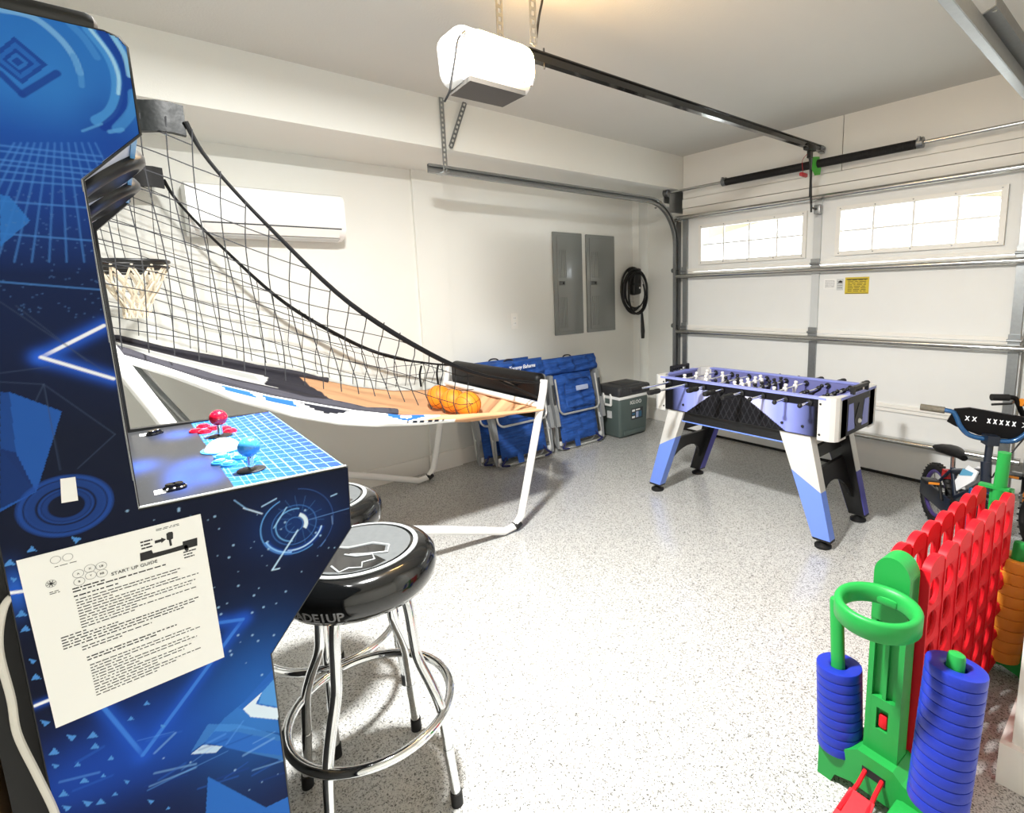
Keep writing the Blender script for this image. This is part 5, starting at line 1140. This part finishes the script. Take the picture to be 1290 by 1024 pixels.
for (x_, y_, m_) in ((278, 549.5, 'arcade_red'), (317, 592, 'arcade_blue')):
    p = on_deck(x_, y_); j = MB().lathe([(.024, 0), (.024, .002), (.02, .0035), (1e-6, .004)], p, 24).build('joystick', 'black_plastic', T)
    MB().cyl(p, p+Vector((0, 0, .03)), .0055, n=12).build('joystick_shaft', 'chrome', j); MB().ball(p+Vector((0, 0, .045)), .0185, 24, 16).build('joystick_knob', m_, j)
p = on_deck(281, 566); tb = MB().lathe([(.040, 0), (.040, .002), (.035, .003), (.035, 0)], p, 32).build('trackball', 'arcade_blue', T); MB().ball(p+Vector((0, 0, -.012)), .037, 28, 18).build('trackball_sphere', 'ball_white', tb)

# ---------------------------------------------------------------- instruction sheet on the cabinet's side
c = [pp(20.5, 706), pp(252.5, 647), pp(282.5, 827), pp(70.5, 916.5)]
T = thing('instruction_sheet', 'laminated white start up guide fixed to the side of the arcade cabinet', 'sheet', (XA+.001, c[3][0], c[3][1]))
MB().prism(c, 0, XA+.0006, XA+.0016).build('sheet', 'paper', T, smooth=False)
xs = XA+.0016
def s2(u, v):                                 # sheet coordinates, u right 0..1, v down 0..1
    p = [(1-v)*((1-u)*c[0][k]+u*c[1][k])+v*((1-u)*c[3][k]+u*c[2][k]) for k in (0, 1)]; return Vector((xs, p[0], p[1]))
ux = (s2(.6, .2)-s2(.4, .2)).normalized(); uy = (s2(.5, .1)-s2(.5, .3)).normalized()
W_ = (s2(1, .3)-s2(0, .3)).length; H_ = (s2(.5, 0)-s2(.5, 1)).length
text('heading', 'START UP GUIDE', .0070, s2(.565, .220), ux, uy, 'ink_black', T, depth=.0003, spacing=1.0)
def strip(mb, u0, u1, v, h):
    a_, b_ = s2(u0, v), s2(u1, v); up = uy*h/2; n = Vector((.0003, 0, 0)); mb.add([a_-up, b_-up, b_+up, a_+up, a_-up+n, b_-up+n, b_+up+n, a_+up+n], [(0, 1, 2, 3), (7, 6, 5, 4), (0, 4, 5, 1), (1, 5, 6, 2), (2, 6, 7, 3), (3, 7, 4, 0)])
def para(name, u0, u1s, v0, dv, h, gap=.011, m_='ink_black'):
    q = MB()
    for i, u1 in enumerate(u1s):
        u = u0
        while u < u1-.006: w_ = min(random.uniform(.010, .042), u1-u); strip(q, u, u+w_, v0+dv*i, h); u += w_+gap*random.uniform(.5, 1)
    q.build(name, m_, T, smooth=False)
para('bold_lines', .225, [.40, .74], .240, .017, .0018); para('bold_lines', .225, [.46], .285, .02, .0018)
para('body_lines', .23, [.82, .80, .42, .81, .94, .60, .90, .87, .55, .90, .52], .308, .0168, .0013)
para('body_lines', .12, [.25, .42, .90, .875, .80], .497, .0168, .0015); para('body_lines', .21, [.60, .425], .590, .0168, .0014)
para('bold_lines', .223, [.75, .62], .660, .017, .0017)
para('body_lines', .23, [.83, .878, .45, .80, .85, .50, .82, .76, .60, .86, .70, .59], .712, .0175, .0013)
para('small_print', .165, [.275], .088, .02, .0008); para('small_print', .72, [.87, .86], .026, .008, .0008); para('small_print', .115, [.16, .165], .222, .01, .0009)
para('caption', .62, [.69, .68, .69], .080, .020, .0022, .004); para('caption', .855, [.935, .91, .92], .215, .018, .0018, .004)
q = MB(); 
def quad(mb, pts): 
    P = [s2(*p) for p in pts]; n = Vector((.0003, 0, 0)); k = len(P); mb.add(P+[p+n for p in P], [tuple(range(k)), tuple(range(2*k-1, k-1, -1))]+[(i, i+k, (i+1) % k+k, (i+1) % k) for i in range(k)])
quad(q, [(.607, .143), (.675, .143), (.68, .165), (.78, .168), (.86, .166), (.862, .145), (.955, .145), (.948, .196), (.602, .194)]); quad(q, [(.775, .068), (.79, .062), (.812, .065), (.815, .075), (.81, .108), (.797, .112), (.797, .150), (.783, .150), (.783, .112), (.772, .105)])
quad(q, [(.702, .092), (.74, .092), (.742, .084), (.768, .101), (.738, .117), (.738, .109), (.70, .109)]); quad(q, [(.865, .175), (.885, .172), (.892, .205), (.88, .212), (.868, .205)]); q.build('diagram', 'ink_black', T, smooth=False)
q = MB()
for (u, v) in ((.270, .161), (.332, .150), (.392, .154), (.267, .207), (.330, .191), (.388, .198), (.177, .049), (.237, .052), (.132, .174)):
    p = s2(u, v); q.torus(p+Vector((.0003, 0, 0)), .0058 if u > .25 else .0052, .00025, 24, 4, Matrix(((0, 0, 1), (1, 0, 0), (0, 1, 0))))
q.build('button_circles', 'ink_grey', T, smooth=False)
for s_, u, v in (('A', .270, .161), ('X', .332, .150), ('LB', .392, .154), ('B', .267, .207), ('Y', .330, .191), ('RB', .388, .198)): text('button_letter', s_, .0042, s2(u, v), ux, uy, 'ink_black', T, depth=.0003)
q = MB()
for k in range(4):
    a_ = math.pi*k/4+.2; p = s2(.132, .174); d = ux*math.cos(a_)+uy*math.sin(a_); e_ = ux*-math.sin(a_)+uy*math.cos(a_); n = Vector((.0004, 0, 0)); l_, w_ = .0045, .0004
    q.add([p-d*l_-e_*w_, p+d*l_-e_*w_, p+d*l_+e_*w_, p-d*l_+e_*w_, p-d*l_-e_*w_+n, p+d*l_-e_*w_+n, p+d*l_+e_*w_+n, p-d*l_+e_*w_+n], [(0, 1, 2, 3), (7, 6, 5, 4), (0, 4, 5, 1), (1, 5, 6, 2), (2, 6, 7, 3), (3, 7, 4, 0)])
q.build('star_symbol', 'ink_black', T, smooth=False)

# ---------------------------------------------------------------- cord and box behind the cabinet
cp = [at(40, 742, 0, -1.02), at(14, 752, 0, -1.005), at(2, 775, 0, -1.0), at(-1, 820, 0, -1.0), at(14, 880, 0, -1.0), at(22, 925, 0, -1.0), at(46, 975, 0, -1.0), at(70, 1026, 0, -1.0), at(88, 1090, 0, -1.0)]
cp = [tuple(p) for p in cp]+[(-.98, -.15, .2), (-.95, -.2, .008), (-.8, -.3, .008)]
o = MB().tube(catmull(cp, 6), .0045, 8).build('power_cable', 'cord_white'); tag(o, 'off-white power cable hanging down the back edge of the arcade cabinet', 'cable')
bx = (-1.45, -1.03, -.60, -.215, 0, .95)
T = thing('cardboard_box', 'dark brown cardboard box standing behind the arcade cabinet', 'box', ((bx[0]+bx[1])/2, (bx[2]+bx[3])/2, 0))
MB().rbox(((bx[0]+bx[1])/2, (bx[2]+bx[3])/2, bx[5]/2), (bx[1]-bx[0], bx[3]-bx[2], bx[5]), .006).build('carton', 'cardboard_dark', T)
for sy in (-1, 1): MB().bb(bx[0]+.004, bx[1]-.004, min((bx[2]+bx[3])/2+sy*.002, (bx[2]+bx[3])/2+sy*.19), max((bx[2]+bx[3])/2+sy*.002, (bx[2]+bx[3])/2+sy*.19), bx[5], bx[5]+.004).build('flap', 'cardboard_dark', T, smooth=False)
MB().bb(bx[0]+.002, bx[1]+.0006, (bx[2]+bx[3])/2-.025, (bx[2]+bx[3])/2+.025, bx[5]+.004, bx[5]+.0046).build('tape', 'label_yellow', T, smooth=False)
